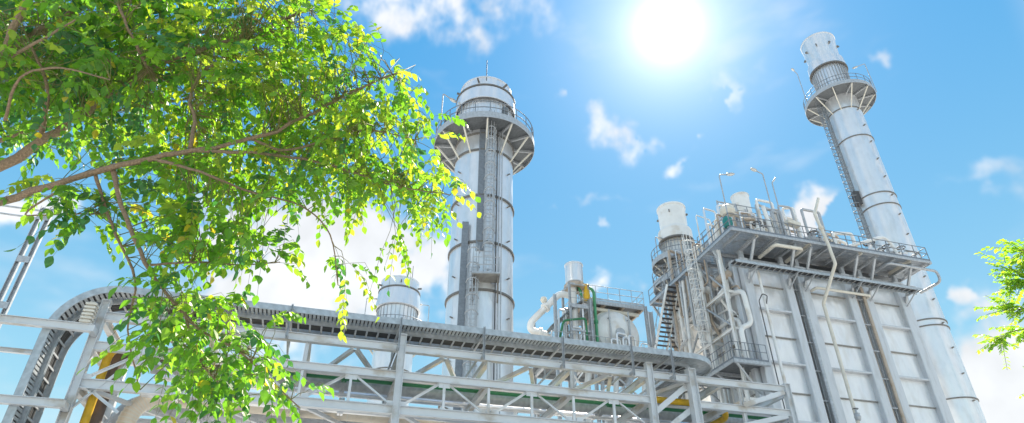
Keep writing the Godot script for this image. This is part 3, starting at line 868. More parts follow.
func make_platforms() -> void:
	var y := 25.4
	var o := thing("access_platform", "railed steel walkway wrapped round the top of the boiler casing", "walkway", Vector3(33, y, -33))
	# decks: front strip, end strip, top
	grating(o, 24.75, 41.4, -34.6, -31.8, y)
	grating(o, 24.75, 27.25, -44.0, -34.62, y)
	bar(o, "deck", Vector3(27.25, y - 0.05, -37.4), Vector3(41.4, y - 0.05, -37.4), 5.5, 0.05, M.deck)
	# edge channels
	for e in [[Vector3(24.72, y - 0.12, -31.78), Vector3(41.42, y - 0.12, -31.78)], [Vector3(24.72, y - 0.12, -31.78), Vector3(24.72, y - 0.12, -44.0)], [Vector3(41.42, y - 0.12, -31.78), Vector3(41.42, y - 0.12, -36.0)], [Vector3(24.72, y - 0.12, -44.0), Vector3(27.2, y - 0.12, -44.0)]]:
		bar(o, "edge_channel", e[0], e[1], 0.08, 0.2, M.galv)
	# joists seen from below
	for k in 12:
		var x := 25.4 + 1.42 * k
		bar(o, "joist", Vector3(x, y - 0.2, -31.85), Vector3(x, y - 0.2, -34.0), 0.12, 0.24, M.cream if k % 3 == 1 else M.galv, Vector3.UP, "i")
	for x in [24.9, 26.6, 29.8, 31.1, 35.0, 36.5, 39.7]:
		var z := -33.6 if x > 26.5 else -36.6
		if x > 26.5:
			bar(o, "joist", Vector3(x, y - 0.38, -31.9), Vector3(x, y - 0.38, -34.2), 0.16, 0.26, M.galv, Vector3.UP, "i")
			bar(o, "bracket", Vector3(x, 22.6, BZ + 0.42), Vector3(x, y - 0.4, -32.0), 0.16, 0.16, M.galv, Vector3.RIGHT)
			bar(o, "strut", Vector3(x, 24.3, -33.78), Vector3(x, y - 0.5, -33.78), 0.3, 0.3, M.galv)
	for z in [-35.0, -36.6, -38.2, -39.8, -41.4, -43.0]:
		bar(o, "joist", Vector3(24.75, y - 0.22, z), Vector3(27.3, y - 0.22, z), 0.14, 0.26, M.rustpipe if z < -38 else M.galv, Vector3.UP, "i")
	for z in [-34.4, -36.6, -39.3]:
		bar(o, "bracket", Vector3(BX - 0.35, 22.3, z), Vector3(24.9, y - 0.35, z), 0.18, 0.18, M.galv, Vector3.BACK)
	for z in [-42.0, -43.8]:
		bar(o, "post", Vector3(26.4, 0.0, z), Vector3(26.4, y - 0.3, z), 0.25, 0.25, M.galv, Vector3.RIGHT, "i")
		bar(o, "bracket", Vector3(26.3, 22.8, z), Vector3(24.9, y - 0.32, z), 0.16, 0.16, M.galv, Vector3.BACK)
	# lower duct beam and pipes right under the walkway
	bar(o, "under_beam", Vector3(26.8, 23.9, -33.45), Vector3(41.0, 23.9, -33.45), 0.2, 0.26, M.column, Vector3.UP, "i")
	# rails
	var h := hold(o, "handrail")
	railing(h, [Vector3(24.74, y, -44.0), Vector3(24.74, y, -31.8), Vector3(41.4, y, -31.8), Vector3(41.4, y, -36.0)], M.rail, 1.15, 1.15, 0.03)
	railing(h, [Vector3(27.3, y, -43.9), Vector3(27.3, y, -40.2), Vector3(41.3, y, -40.2)], M.rail, 1.15, 1.15, 0.03)
	# cable tray along the yard face
	var t := thing("cable_tray", "double railed cable tray along the yard face under the boiler walkway", "cable tray", Vector3(27, 23.1, -32.6))
	for z in [-32.3, -32.95]:
		bar(t, "side_rail", Vector3(24.95, 23.15, z), Vector3(40.3, 23.15, z), 0.05, 0.2, M.tray)
	for k in 35:
		bar(t, "rung", Vector3(25.15 + 0.43 * k, 23.12, -32.3), Vector3(25.15 + 0.43 * k, 23.12, -32.95), 0.06, 0.04, M.rung)
	for k in 4:
		rod(t, "cable", Vector3(24.95, 23.19, -32.4 - 0.14 * k), Vector3(40.25, 23.19, -32.4 - 0.14 * k), 0.05, M.cable)
	for x in [26.6, 29.8, 31.1, 35.0, 36.5, 39.7]:
		bar(t, "support_arm", Vector3(x, 23.02, -32.2), Vector3(x, 23.02, -33.6), 0.08, 0.1, M.galv)
		bar(t, "support_brace", Vector3(x, 22.3, -33.58), Vector3(x, 23.0, -32.4), 0.07, 0.07, M.galv, Vector3.RIGHT)
	# second, broader rail line at the far end of the walkway
	var u := thing("pipe_loop", "rounded grey pipe loop at the outer end of the boiler walkway", "pipe", Vector3(40, 24.6, -32.4))
	tube(u, "pipe", [Vector3(37.6, 24.75, -33.9), Vector3(37.6, 24.75, -32.0), Vector3(41.9, 24.75, -32.0), Vector3(41.9, 23.9, -32.0), Vector3(41.9, 23.9, -33.9)], 0.1, M.galv, 0.35)
	# stair flight down behind the end face
	var s := thing("stair_flight", "open tread steel stair descending beyond the casing's end face", "stairs", Vector3(25.0, 19, -44))
	var p0 := Vector3(25.3, 25.2, -40.2)
	var p1 := Vector3(25.3, 17.8, -45.8)
	for d in [-1.0, 0.0, 1.0]:
		bar(s, "stringer", p0 + Vector3(d, 0, 0), p1 + Vector3(d, 0, 0), 0.06, 0.3, M.white)
		for k in 8:
			var q := p0.lerp(p1, (k + 0.5) / 8.0) + Vector3(d, 0, 0)
			rod(s, "post", q, q + Vector3(0, 1.1, 0), 0.025, M.galv)
		rod(s, "rail", p0 + Vector3(d, 1.1, 0), p1 + Vector3(d, 1.1, 0), 0.03, M.galv)
	for k in 26:
		var q := p0.lerp(p1, (k + 0.5) / 26.0)
		bar(s, "tread", q + Vector3(-0.98, 0, 0), q + Vector3(0.98, 0, 0), 0.26, 0.05, M.dark, Vector3.UP)
	for d in [-1.0, 1.0]:
		bar(s, "leg", Vector3(25.3 + d, 0, -45.7), Vector3(25.3 + d, 18.2, -45.7), 0.2, 0.2, M.galv, Vector3.RIGHT, "i")
	# caged ladder from the walkway down the end face
	var l := thing("caged_ladder", "caged ladder hanging from the walkway corner down the casing's end face", "ladder", Vector3(24.6, 17, -36.4))
	ladder(l, Vector3(24.55, 16.6, -36.6), 26.5, Vector3(-0.9, 0, 0.43).normalized(), M.white, true, 0.6, 0.8, 0.04)
	# landing with railing low on the end face
	var g := thing("service_landing", "small railed landing low on the casing's end face below the caged ladder", "landing", Vector3(25.2, 16.5, -35.5))
	bar(g, "deck", Vector3(25.2, 16.5, -33.2), Vector3(25.2, 16.5, -37.6), 2.6, 0.06, M.deck)
	for z in [-33.2, -35.4, -37.6]:
		bar(g, "joist", Vector3(23.95, 16.36, z), Vector3(26.5, 16.36, z), 0.12, 0.2, M.galv, Vector3.UP, "i")
		bar(g, "bracket", Vector3(26.4, 14.6, z if z < -34 else -34.3), Vector3(24.1, 16.3, z), 0.12, 0.12, M.galv, Vector3.BACK)
	bar(g, "edge_channel", Vector3(23.92, 16.42, -33.2), Vector3(23.92, 16.42, -37.6), 0.06, 0.22, M.galv)
	bar(g, "edge_channel", Vector3(23.92, 16.42, -33.17), Vector3(26.5, 16.42, -33.17), 0.06, 0.22, M.galv)
	railing(hold(g, "handrail"), [Vector3(23.95, 16.53, -37.6), Vector3(23.95, 16.53, -33.2), Vector3(26.45, 16.53, -33.2)], M.rail, 1.15, 0.55, 0.025)

func pipe_thing(called: String, label: String, pts: Array, r: float, m: Material, group := "", bend := 0.0, flanges := []) -> Node3D:
	var o := thing(called, label, "pipe", pts[0], group)
	tube(o, "barrel", pts, r, m, bend)
	for f in flanges:
		var a: Vector3 = pts[f]
		var d: Vector3 = (pts[f + 1] - a).normalized()
		var mid: Vector3 = a.lerp(pts[f + 1], 0.5)
		rod(o, "flange", mid - d * 0.1, mid - d * 0.01, r * 1.5, m)
		rod(o, "flange", mid + d * 0.01, mid + d * 0.1, r * 1.5, m)
	return o

func make_casing_pipes() -> void:
	var w := "pipes on the boiler casing"
	pipe_thing("vent_pipe", "cream vent pipe climbing past the walkway with a bent open end", [Vector3(32.05, 0.2, -33.3), Vector3(32.05, 21.4, -33.3), Vector3(32.3, 23.6, -31.5), Vector3(32.15, 25.2, -31.45), Vector3(31.8, 27.6, -31.45), Vector3(32.6, 29.1, -31.5)], 0.115, M.cream, w, 0.12, [0, 3])
	valve("pale valve on the lower part of the cream vent pipe", Vector3(32.05, 13.4, -33.2), 0.7, M.galv, "")
	pipe_thing("riser_pipe", "straight white riser pipe next to the casing's corner column", [Vector3(27.6, 0, -33.45), Vector3(27.3, 23.6, -33.3)], 0.1, M.white, w)
	pipe_thing("riser_pipe", "thin dark conduit hooked over beside the white riser pipe", [Vector3(27.0, 0, -33.3), Vector3(26.85, 20.9, -33.3), Vector3(27.0, 21.3, -33.0), Vector3(27.35, 21.2, -33.0), Vector3(27.35, 20.6, -33.3)], 0.035, M.dark, w)
	pipe_thing("white_pipe", "white pipe standing on the walkway near its corner", [Vector3(28.4, 25.3, -32.2), Vector3(28.15, 28.0, -32.2)], 0.14, M.white, w)
	pipe_thing("sloped_pipe", "white pipe rising along the walkway to a bend by the tall stack", [Vector3(34.4, 25.45, -32.4), Vector3(34.6, 25.8, -32.4), Vector3(38.6, 27.4, -32.4), Vector3(39.2, 26.6, -32.4), Vector3(39.2, 25.45, -32.4)], 0.12, M.white, w, 0.5)
	pipe_thing("beige_pipe", "beige pipe frame under the walkway near the casing's corner", [Vector3(28.2, 24.75, -33.9), Vector3(28.2, 24.75, -32.05), Vector3(30.4, 24.75, -32.05), Vector3(30.4, 24.75, -33.9)], 0.13, M.cream, w, 0.25)
	pipe_thing("beige_pipe", "long beige pipe across the second casing bay below the walkway", [Vector3(31.7, 22.5, -33.7), Vector3(31.7, 22.5, -33.15), Vector3(36.2, 22.5, -33.15), Vector3(36.2, 22.5, -33.7)], 0.1, M.cream, w, 0.2)
	pipe_thing("grey_pipe", "dull brown pipe running down between the second and third casing bays", [Vector3(35.85, 0, -33.5), Vector3(35.8, 24.0, -33.35)], 0.11, M.rustpipe, w)
	pipe_thing("grey_pipe", "bright square bend pipe beside the column between first and second bays", [Vector3(30.62, 0, -33.45), Vector3(30.6, 22.8, -33.45)], 0.12, M.galv, w)
	# the white pipes on the end face
	var e := "white pipes on the casing's end face"
	pipe_thing("white_pipe", "white pipe along the end face that turns down over the corner column", [Vector3(25.9, 22.0, -43.5), Vector3(25.9, 22.2, -35.6), Vector3(25.9, 21.6, -33.5), Vector3(26.0, 19.2, -33.45), Vector3(25.2, 18.9, -33.6), Vector3(25.2, 16.6, -33.6)], 0.17, M.white, e, 0.4)
	pipe_thing("white_pipe", "shorter white pipe loop inside the upper loop on the end face", [Vector3(26.0, 20.3, -39.0), Vector3(26.0, 20.4, -35.3), Vector3(25.8, 19.8, -34.4), Vector3(25.8, 17.6, -34.3), Vector3(26.0, 17.5, -35.5), Vector3(26.3, 17.5, -35.6)], 0.14, M.white, e, 0.35)
	pipe_thing("white_pipe", "white downpipe between the loops and the small stack", [Vector3(26.1, 24.9, -38.0), Vector3(25.8, 21.5, -38.0), Vector3(25.8, 13.0, -38.0), Vector3(26.4, 12.5, -38.0)], 0.2, M.white, e, 0.5)
	pipe_thing("white_pipe", "slim white downpipe next to the landing's outer railing", [Vector3(24.9, 24.9, -38.9), Vector3(24.6, 18.0, -38.9), Vector3(25.0, 12.0, -38.9), Vector3(26.3, 11.5, -38.9)], 0.11, M.white, e, 0.5)
	pipe_thing("white_pipe", "white elbow pipe just below the walkway's end strip", [Vector3(26.3, 23.6, -40.6), Vector3(25.4, 23.6, -40.6), Vector3(25.4, 19.0, -40.6), Vector3(26.4, 18.6, -40.6)], 0.2, M.white, e, 0.5)
	for k in 5:
		var z := -34.9 - 0.75 * k
		var yy := 15.0 + 1.3 * (k % 3)
		pipe_thing("white_pipe", "thin white pipe hugging the panels of the casing's end face", [Vector3(26.2, 0.0, z), Vector3(26.2, yy + 5.5, z), Vector3(26.0, yy + 6.2, z - 0.5), Vector3(26.0, yy + 6.4, z - 2.4)], 0.07 + 0.02 * (k % 2), M.white, e, 0.25)
	rng.seed = 8
	for k in 26:
		var z := -34.6 - 9.0 * k / 26.0
		var x0 := rng.randf_range(24.95, 26.0)
		var y0 := rng.randf_range(20.5, 23.5)
		var dz := rng.randf_range(-1.6, 1.2)
		pipe_thing("bent_pipe", "%s bent pipe hanging below the walkway's end strip" % ["white", "rusty brown", "dull grey"][k % 3], [Vector3(x0, 25.2, z), Vector3(x0, y0, z), Vector3(x0 + rng.randf_range(-0.1, 0.4), y0 - 0.2, z + dz), Vector3(26.3, y0 - rng.randf_range(0.4, 2.5), z + dz)], rng.randf_range(0.05, 0.13), [M.white, M.rustpipe, M.galv][k % 3], "bent pipes below the walkway", 0.25)
	var fr := thing("support_trestle", "open steel frame carrying pipes in front of the casing's end face", "trestle", Vector3(25.2, 0, -36.5))
	for z in [-34.3, -37.0, -39.8]:
		bar(fr, "post", Vector3(25.2, 0, z), Vector3(25.2, 25.1, z), 0.2, 0.2, M.white, Vector3.RIGHT, "i")
		for y in [12.0, 14.5, 19.2, 21.9]:
			bar(fr, "stub_beam", Vector3(25.2, y, z), Vector3(26.3, y, z), 0.14, 0.18, M.white, Vector3.UP, "i")
	for y in [12.0, 14.5, 19.2, 21.9]:
		bar(fr, "beam", Vector3(25.2, y, -34.3), Vector3(25.2, y, -39.8), 0.16, 0.22, M.white, Vector3.UP, "i")
	for yy in [[12.2, 14.3], [19.4, 21.7], [22.1, 25.0]]:
		bar(fr, "brace", Vector3(25.2, yy[0], -34.4), Vector3(25.2, yy[1], -36.9), 0.12, 0.12, M.galv, Vector3.RIGHT)
		bar(fr, "brace", Vector3(25.2, yy[1], -37.1), Vector3(25.2, yy[0], -39.7), 0.12, 0.12, M.galv, Vector3.RIGHT)
	# vessels hidden half under the walkway
	for k in 4:
		var q := Vector3(25.7, 23.3, -35.2 - 2.3 * k)
		var v := thing("header_drum", "small %s header drum slung under the walkway's end strip" % ["rusty", "white"][k % 2], "drum", q, "header drums under the walkway")
		put(v, "shell", lathe([[0.0, -1.0], [0.2, -0.97], [0.34, -0.8], [0.36, -0.65], [0.36, 0.65], [0.34, 0.8], [0.2, 0.97], [0, 1.0]], 24).mesh(), M.rustpipe if k % 2 == 0 else M.white, Transform3D(Basis(Vector3.RIGHT, PI / 2), q))
		for st in [-0.6, 0.1, 0.6]: rod(v, "stub", q + Vector3(0, 0, st), q + Vector3(-0.1, -1.2 - st, st), 0.07, M.white)
		rod(v, "nozzle", q + Vector3(0, 0.3, 0), q + Vector3(0, 2.0, 0), 0.09, M.galv)
		bar(v, "saddle", q + Vector3(0.3, 0.0, 0), q + Vector3(1.0, 0.0, 0), 0.14, 0.3, M.galv)

func make_roof_equipment() -> void:
	var y := 25.4
	# the silencer drum and its platform
	var c := Vector3(31.1, y, -38.0)
	var o := thing("silencer_drum", "white silencer drum on a railed frame above the boiler roof", "silencer", c)
	turned(o, "shell", [[0.0, 31.4], [0.5, 31.4], [0.70, 31.6], [0.72, 33.25], [0.76, 33.25], [0.76, 33.35], [0.6, 33.45], [0, 33.5]], M.white, Vector3(c.x, 0, c.z), 36)
	turned(o, "neck", [[0.6, y], [0.6, 30.8], [0.8, 30.9], [0.8, 31.1], [0.5, 31.4]], M.white, Vector3(c.x, 0, c.z), 30)
	for k in 4:
		var d := Vector3(1.5 if k % 2 == 0 else -1.5, 0, 1.4 if k < 2 else -1.4)
		bar(o, "leg", c + d, c + d + Vector3(0, 4.5, 0), 0.16, 0.16, M.galv, Vector3.RIGHT, "i")
	for k in 4:
		var a := TAU * k / 4.0 + 0.4
		bar(o, "stay", c + Vector3(cos(a) * 0.7, 6.2, sin(a) * 0.7), c + Vector3(cos(a) * 1.5, 4.5, sin(a) * 1.4), 0.08, 0.08, M.galv)
	bar(o, "deck", c + Vector3(-1.9, 4.5, 0), c + Vector3(1.9, 4.5, 0), 3.4, 0.08, M.deck)
	railing(hold(o, "handrail"), [c + Vector3(-1.85, 4.54, 1.65), c + Vector3(1.85, 4.54, 1.65), c + Vector3(1.85, 4.54, -1.65), c + Vector3(-1.85, 4.54, -1.65), c + Vector3(-1.85, 4.54, 1.65)], M.rail, 1.15, 0.9, 0.03)
	for s in [-1, 1]:
		bar(o, "cross_brace", c + Vector3(-1.5 * s, 0.1, 1.4), c + Vector3(1.5 * s, 4.4, 1.4), 0.08, 0.08, M.galv, Vector3.BACK)
	# a second pinkish ball joint on the corner
	var b := thing("mushroom_vent", "round pinkish vent head on a short pipe at the walkway corner", "vent", Vector3(26.0, y, -33.4))
	turned(b, "hood", [[0.0, 2.2], [0.4, 2.25], [0.55, 2.5], [0.5, 2.85], [0.25, 3.05], [0, 3.1]], M.cream, Vector3(26.0, y, -33.4), 20)
	rod(b, "stem", Vector3(26.0, y, -33.4), Vector3(26.0, y + 2.3, -33.4), 0.16, M.rustpipe)
	rod(b, "arm", Vector3(26.0, y + 2.6, -33.4), Vector3(29.4, y + 3.3, -35.2), 0.13, M.cream)
	rod(b, "prop", Vector3(29.35, y, -35.2), Vector3(29.35, y + 3.3, -35.2), 0.08, M.galv)
	var gm := thing("valve_actuator", "green valve actuator beside the round vent head", "actuator", Vector3(25.5, y, -33.0))
	turned(gm, "housing", [[0, 0.9], [0.28, 0.9], [0.34, 1.1], [0.34, 1.5], [0.2, 1.7], [0, 1.72]], mat(lin(0.02, 0.22, 0.20), 0.4), Vector3(25.5, y, -33.0), 18)
	rod(gm, "stand", Vector3(25.5, y, -33.0), Vector3(25.5, y + 1.0, -33.0), 0.1, M.galv)
	# floodlight box
	var f := thing("light_box", "flat cream light box on a post above the walkway railing", "light box", Vector3(30.4, y, -32.4))
	bar(f, "box", Vector3(30.0, y + 1.75, -32.4), Vector3(31.0, y + 1.6, -32.4), 0.5, 0.32, M.cream)
	rod(f, "post", Vector3(30.5, y, -32.4), Vector3(30.5, y + 1.6, -32.4), 0.05, M.galv)
	# lamps
	lamp("single arm lamp at the outer corner of the boiler walkway", Vector3(24.95, y, -32.1), 4.7, Vector3(0.5, 0, 0.2), "lamps on the boiler walkway")
	lamp("lamp behind the silencer drum with its arm towards the corner lamp", Vector3(28.7, y, -32.0), 5.5, Vector3(-0.7, 0, 0.2), "lamps on the boiler walkway")
	lamp("upright slim lamp next to the white standing pipe", Vector3(29.6, y, -32.3), 5.1, Vector3(0.12, 0.15, 0), "lamps on the boiler walkway")
	lamp("low lamp near the bent vent pipe end", Vector3(31.6, y, -36.0), 4.4, Vector3(0.9, 0, 0), "lamps on the boiler walkway")
	# crowd of pipework
	rng.seed = 5
	var names := ["white", "galv", "rustpipe", "cladding", "cream"]
	var shades := ["white", "dull grey", "rusty brown", "silver", "cream"]
	for k in 96:
		var x := 25.3 + 15.9 * pow(k / 96.0, 1.35) + rng.randf() * 0.3
		var z := rng.randf_range(-32.6, -36.5)
		if x < 27: z = rng.randf_range(-34, -43)
		var h := rng.randf_range(0.8, 4.2) * (1.0 if x < 32.5 else 0.5)
		var d := rng.randf_range(0.5, 1.6) * (1 if rng.randf() < 0.5 else -1)
		if x + d < 25.0 or x + d > 41: d = -d
		var a := Vector3(x, y, z)
		var e := Vector3(x + d, y, z - rng.randf_range(0.0, 0.4))
		pipe_thing("roof_pipe", "thin %s bent pipe among the pipework crowding the boiler roof" % shades[k % 5], [a, a + Vector3(0, h, 0), Vector3(e.x, y + h, e.z), e], rng.randf_range(0.04, 0.13), M[names[k % 5]], "bent pipes on the boiler roof", 0.2)
	for k in 34:
		var x := 25.6 + 15.0 * k / 34.0 + rng.randf() * 0.3
		var z := rng.randf_range(-32.3, -35.5)
		if x < 27: z = rng.randf_range(-34, -43)
		valve("%s hand wheel valve among the pipework on the boiler roof" % shades[(k + 1) % 5], Vector3(x, y, z), rng.randf_range(0.8, 1.6), M[names[(k + 1) % 5]], "valves on the boiler roof")
	for lv in [[27.2, 30.0, -36.4, -39.4, 28.3], [33.2, 36.6, -36.0, -39.4, 27.7], [37.4, 40.6, -36.4, -39.4, 27.0]]:
		var v := thing("upper_landing", "railed steel landing %s above the boiler roof" % ["in front of the small stack", "right behind the bent vent pipe", "in front of the tall plain stack"][0 if lv[0] < 30 else (1 if lv[0] < 36 else 2)], "landing", Vector3(lv[0], y, lv[2]), "upper landings on the boiler roof")
		grating(v, lv[0], lv[1], lv[3], lv[2], lv[4])
		for xx in [lv[0] + 0.1, lv[1] - 0.1]:
			for zz in [lv[2] - 0.1, lv[3] + 0.1]:
				bar(v, "leg", Vector3(xx, y, zz), Vector3(xx, lv[4], zz), 0.14, 0.14, M.galv, Vector3.RIGHT)
		bar(v, "edge_beam", Vector3(lv[0], lv[4] - 0.1, lv[2]), Vector3(lv[1], lv[4] - 0.1, lv[2]), 0.08, 0.22, M.galv)
		bar(v, "edge_beam", Vector3(lv[0], lv[4] - 0.1, lv[2]), Vector3(lv[0], lv[4] - 0.1, lv[3]), 0.08, 0.22, M.galv)
		railing(hold(v, "handrail"), [Vector3(lv[0], lv[4], lv[3]), Vector3(lv[0], lv[4], lv[2]), Vector3(lv[1], lv[4], lv[2]), Vector3(lv[1], lv[4], lv[3])], M.rail, 1.15, 0.8, 0.03)
	for k in 6:
		var x: float = [27.6, 29.9, 32.9, 34.8, 37.4, 39.6][k]
		var z: float = -35.4 - 0.5 * (k % 3)
		var v := thing("scaffold_bay", "slim steel frame standing among the boiler roof pipework", "scaffold", Vector3(x, y, z), "steel frames on the boiler roof")
		var hh: float = [5.0, 4.6, 3.6, 3.0, 2.4, 2.0][k]
		for s in [-0.8, 0.8]:
			bar(v, "leg", Vector3(x + s, y, z), Vector3(x + s, y + hh, z), 0.1, 0.1, M.galv, Vector3.RIGHT)
		for t in [0.25, 0.5, 0.75, 0.98]:
			bar(v, "beam", Vector3(x - 0.8, y + hh * t, z), Vector3(x + 0.8, y + hh * t, z), 0.1, 0.1, M.galv)
		bar(v, "brace", Vector3(x - 0.8, y + 0.1, z), Vector3(x + 0.8, y + hh * 0.45, z), 0.06, 0.06, M.galv, Vector3.BACK)
	for k in 5:
		var x: float = [28.6, 33.6, 35.6, 38.2, 40.2][k]
		var v := thing("roof_vessel", "upright %s vessel half hidden by the boiler walkway railing" % ["silver", "white"][k % 2], "vessel", Vector3(x, y, -36.6), "vessels on the boiler roof")
		var hh: float = [2.6, 2.2, 1.7, 1.5, 1.3][k]
		turned(v, "shell", [[0, 0.3], [0.4, 0.35], [0.55, 0.55], [0.55, hh - 0.3], [0.4, hh - 0.1], [0, hh]], M.white if k % 2 else M.cladding, Vector3(x, y, -36.6), 26)
		rod(v, "stand", Vector3(x, y, -36.6), Vector3(x, y + 0.4, -36.6), 0.3, M.ring)
		rod(v, "nozzle", Vector3(x, y + hh - 0.1, -36.6), Vector3(x, y + hh + 0.4, -36.6), 0.1, M.galv)

# ---------------------------------------------------------------- drum unit between the stacks
func make_drum_unit() -> void:
	var f := thing("drum_tower", "open steel tower carrying the white drum behind the pipe rack", "tower", Vector3(18, 0, -41))
	var xs := [14.6, 17.3, 21.6]
	for x in xs:
		for z in [-39.2, -44.0]:
			var t := 22.5
			bar(f, "column", Vector3(x, 0, z), Vector3(x, t, z), 0.2, 0.2, M.galv, Vector3.RIGHT, "i")
		for y in [6.0, 11.0, 14.5, 18.2]:
			bar(f, "beam", Vector3(x, y, -39.2), Vector3(x, y, -44.0), 0.2, 0.3, M.galv, Vector3.UP, "i")
	for y in [6.0, 11.0, 14.5, 18.2]:
		for z in [-39.2, -44.0]:
			bar(f, "beam", Vector3(14.6, y, z), Vector3(21.6, y, z), 0.2, 0.3, M.galv, Vector3.UP, "i")
	bar(f, "deck", Vector3(14.2, 18.4, -41.6), Vector3(22.0, 18.4, -41.6), 5.4, 0.06, M.deck)
	bar(f, "roof_slab", Vector3(17.0, 22.75, -42.0), Vector3(21.9, 22.75, -42.0), 4.4, 0.12, M.deck)
	for k in 4:
		bar(f, "roof_beam", Vector3(17.2 + 1.5 * k, 22.55, -39.8), Vector3(17.2 + 1.5 * k, 22.55, -44.0), 0.16, 0.26, M.rustpipe, Vector3.UP, "i")
	bar(f, "roof_edge", Vector3(16.9, 22.6, -39.75), Vector3(22.0, 22.6, -39.75), 0.1, 0.3, M.galv)
	bar(f, "side_slab", Vector3(14.4, 20.2, -40.8), Vector3(16.7, 22.4, -40.8), 2.6, 0.1, M.deck)
	var h := hold(f, "handrail")
	railing(h, [Vector3(14.3, 18.45, -44.0), Vector3(14.3, 18.45, -39.0), Vector3(22.0, 18.45, -39.0), Vector3(22.0, 18.45, -44.0)], M.galv, 1.15, 1.0, 0.025)
	railing(h, [Vector3(17.1, 22.85, -44.0), Vector3(17.1, 22.85, -39.85), Vector3(21.9, 22.85, -39.85), Vector3(21.9, 22.85, -44.0)], M.galv, 1.15, 1.0, 0.025)
	for k in 3:
		for s in [0, 1]:
			var y0: float = [6.2, 11.2, 14.7][k]
			var y1: float = [10.9, 14.4, 18.1][k]
			bar(f, "brace", Vector3(14.7, y0 if s == 0 else y1, -39.2), Vector3(17.2, y1 if s == 0 else y0, -39.2), 0.1, 0.1, M.white, Vector3.BACK)
			bar(f, "brace", Vector3(17.4, y0 if s == 0 else y1, -39.2), Vector3(21.5, y1 if s == 0 else y0, -39.2), 0.1, 0.1, M.galv, Vector3.BACK)
	# the drum
	var c := Vector3(19.5, 20.45, -40.3)
	var d := thing("steam_drum", "large white horizontal drum with domed end framed by steel bars", "drum", c)
	var turn := Transform3D(Basis(Vector3.RIGHT, PI / 2), c)
	put(d, "shell", lathe([[0.0, -3.6], [0.9, -3.5], [1.6, -3.1], [1.85, -2.6], [1.85, 0.0], [1.82, 0.0], [1.8, 0.15], [1.55, 0.5], [1.0, 0.78], [0.4, 0.9], [0, 0.92]], 48).mesh(), M.white, turn)
	put(d, "seam_band", lathe([[1.84, -0.12], [1.9, -0.12], [1.9, 0.05], [1.8, 0.05]], 48).mesh(), M.cream, turn)
	rod(d, "manhole", c + Vector3(0, -0.2, 0.8), c + Vector3(0, -0.2, 1.0), 0.35, M.galv)
	for x in [-0.75, 0.75]:
		rod(d, "level_gauge", c + Vector3(x, -1.3, 0.95), c + Vector3(x, 1.5, 0.95), 0.06, M.galv)
		for y in [-1.1, 0.9]: rod(d, "gauge_arm", c + Vector3(x, y, 0.2), c + Vector3(x, y, 0.95), 0.05, M.galv)
	rod(d, "davit", c + Vector3(0.5, -0.9, 0.75), c + Vector3(0.5, 1.2, 0.75), 0.05, M.cream)
	for z in [-0.6, -2.4]:
		bar(d, "saddle", c + Vector3(0, -2.05, z), c + Vector3(0, -1.5, z), 1.8, 0.3, M.cream, Vector3.BACK)
	rod(d, "top_pipe", c + Vector3(-1.9, 1.85, 0.1), c + Vector3(2.0, 1.75, 0.1), 0.14, M.cream)
	# raised vessel on its posts
	var v := thing("raised_vessel", "short white vessel on tall posts above the white drum", "vessel", Vector3(16.5, 18.4, -40.0))
	turned(v, "shell", [[0, 23.9], [0.5, 23.9], [0.66, 24.0], [0.66, 25.45], [0.7, 25.45], [0.7, 25.55], [0, 25.6]], M.cladding, Vector3(16.5, 0, -40.0), 32)
	turned(v, "collar", [[0.4, 23.55], [0.8, 23.6], [0.8, 23.8], [0.5, 23.92]], M.rustpipe, Vector3(16.5, 0, -40.0), 32)
	for k in 4:
		var q := Vector3(16.5 + (0.72 if k % 2 else -0.72), 18.4, -40.0 + (0.7 if k < 2 else -0.7))
		bar(v, "post", q, q + Vector3(0, 5.3, 0), 0.16, 0.16, M.galv, Vector3.RIGHT, "i")
	for y in [20.0, 21.8, 23.6]:
		for s in [-0.7, 0.7]:
			bar(v, "beam", Vector3(15.75, y, -40.0 + s), Vector3(17.25, y, -40.0 + s), 0.1, 0.14, M.galv)
			bar(v, "beam", Vector3(16.5 + s, y, -40.7), Vector3(16.5 + s, y, -39.3), 0.1, 0.14, M.galv)
	rod(v, "downcomer", Vector3(16.3, 18.4, -40.0), Vector3(16.3, 23.9, -40.0), 0.3, M.white)
	railing(hold(v, "handrail"), [Vector3(15.7, 21.85, -39.25), Vector3(17.3, 21.85, -39.25), Vector3(17.3, 21.85, -40.75)], M.galv, 1.1, 0.6, 0.02)
	pipe_thing("crossover_pipe", "fat white crossover pipe that bends down beside the raised vessel", [Vector3(16.2, 22.95, -40.0), Vector3(15.3, 23.05, -40.0), Vector3(13.05, 20.5, -40.0), Vector3(13.0, 19.9, -40.0), Vector3(14.4, 19.7, -40.0), Vector3(14.6, 18.5, -40.0)], 0.24, M.white, "", 0.7, [1, 3])
	var ball := thing("relief_vent", "small round vent ball above the fat white pipe", "vent", Vector3(14.0, 21.4, -40.0))
	turned(ball, "ball", [[0, -0.24], [0.16, -0.2], [0.26, 0], [0.2, 0.18], [0, 0.26]], M.cream, Vector3(14.05, 22.35, -40.0), 16)
	rod(ball, "stem", Vector3(14.05, 21.3, -40.0), Vector3(14.05, 22.2, -40.0), 0.07, M.cream)
	var gp := "green painted pipework at the drum tower"
	pipe_thing("green_standpipe", "tall pale green standpipe beside the white drum", [Vector3(17.75, 18.4, -39.5), Vector3(17.75, 23.4, -39.5), Vector3(17.2, 23.9, -39.8), Vector3(16.6, 23.8, -40.0)], 0.11, M.leafgreen_paint, gp, 0.3, [0])
	pipe_thing("green_standpipe", "second pale green standpipe with a flanged elbow towards the vessel", [Vector3(17.3, 18.4, -39.4), Vector3(17.3, 22.5, -39.4), Vector3(16.8, 22.8, -39.5), Vector3(16.75, 23.6, -39.8)], 0.1, M.leafgreen_paint, gp, 0.3, [0])
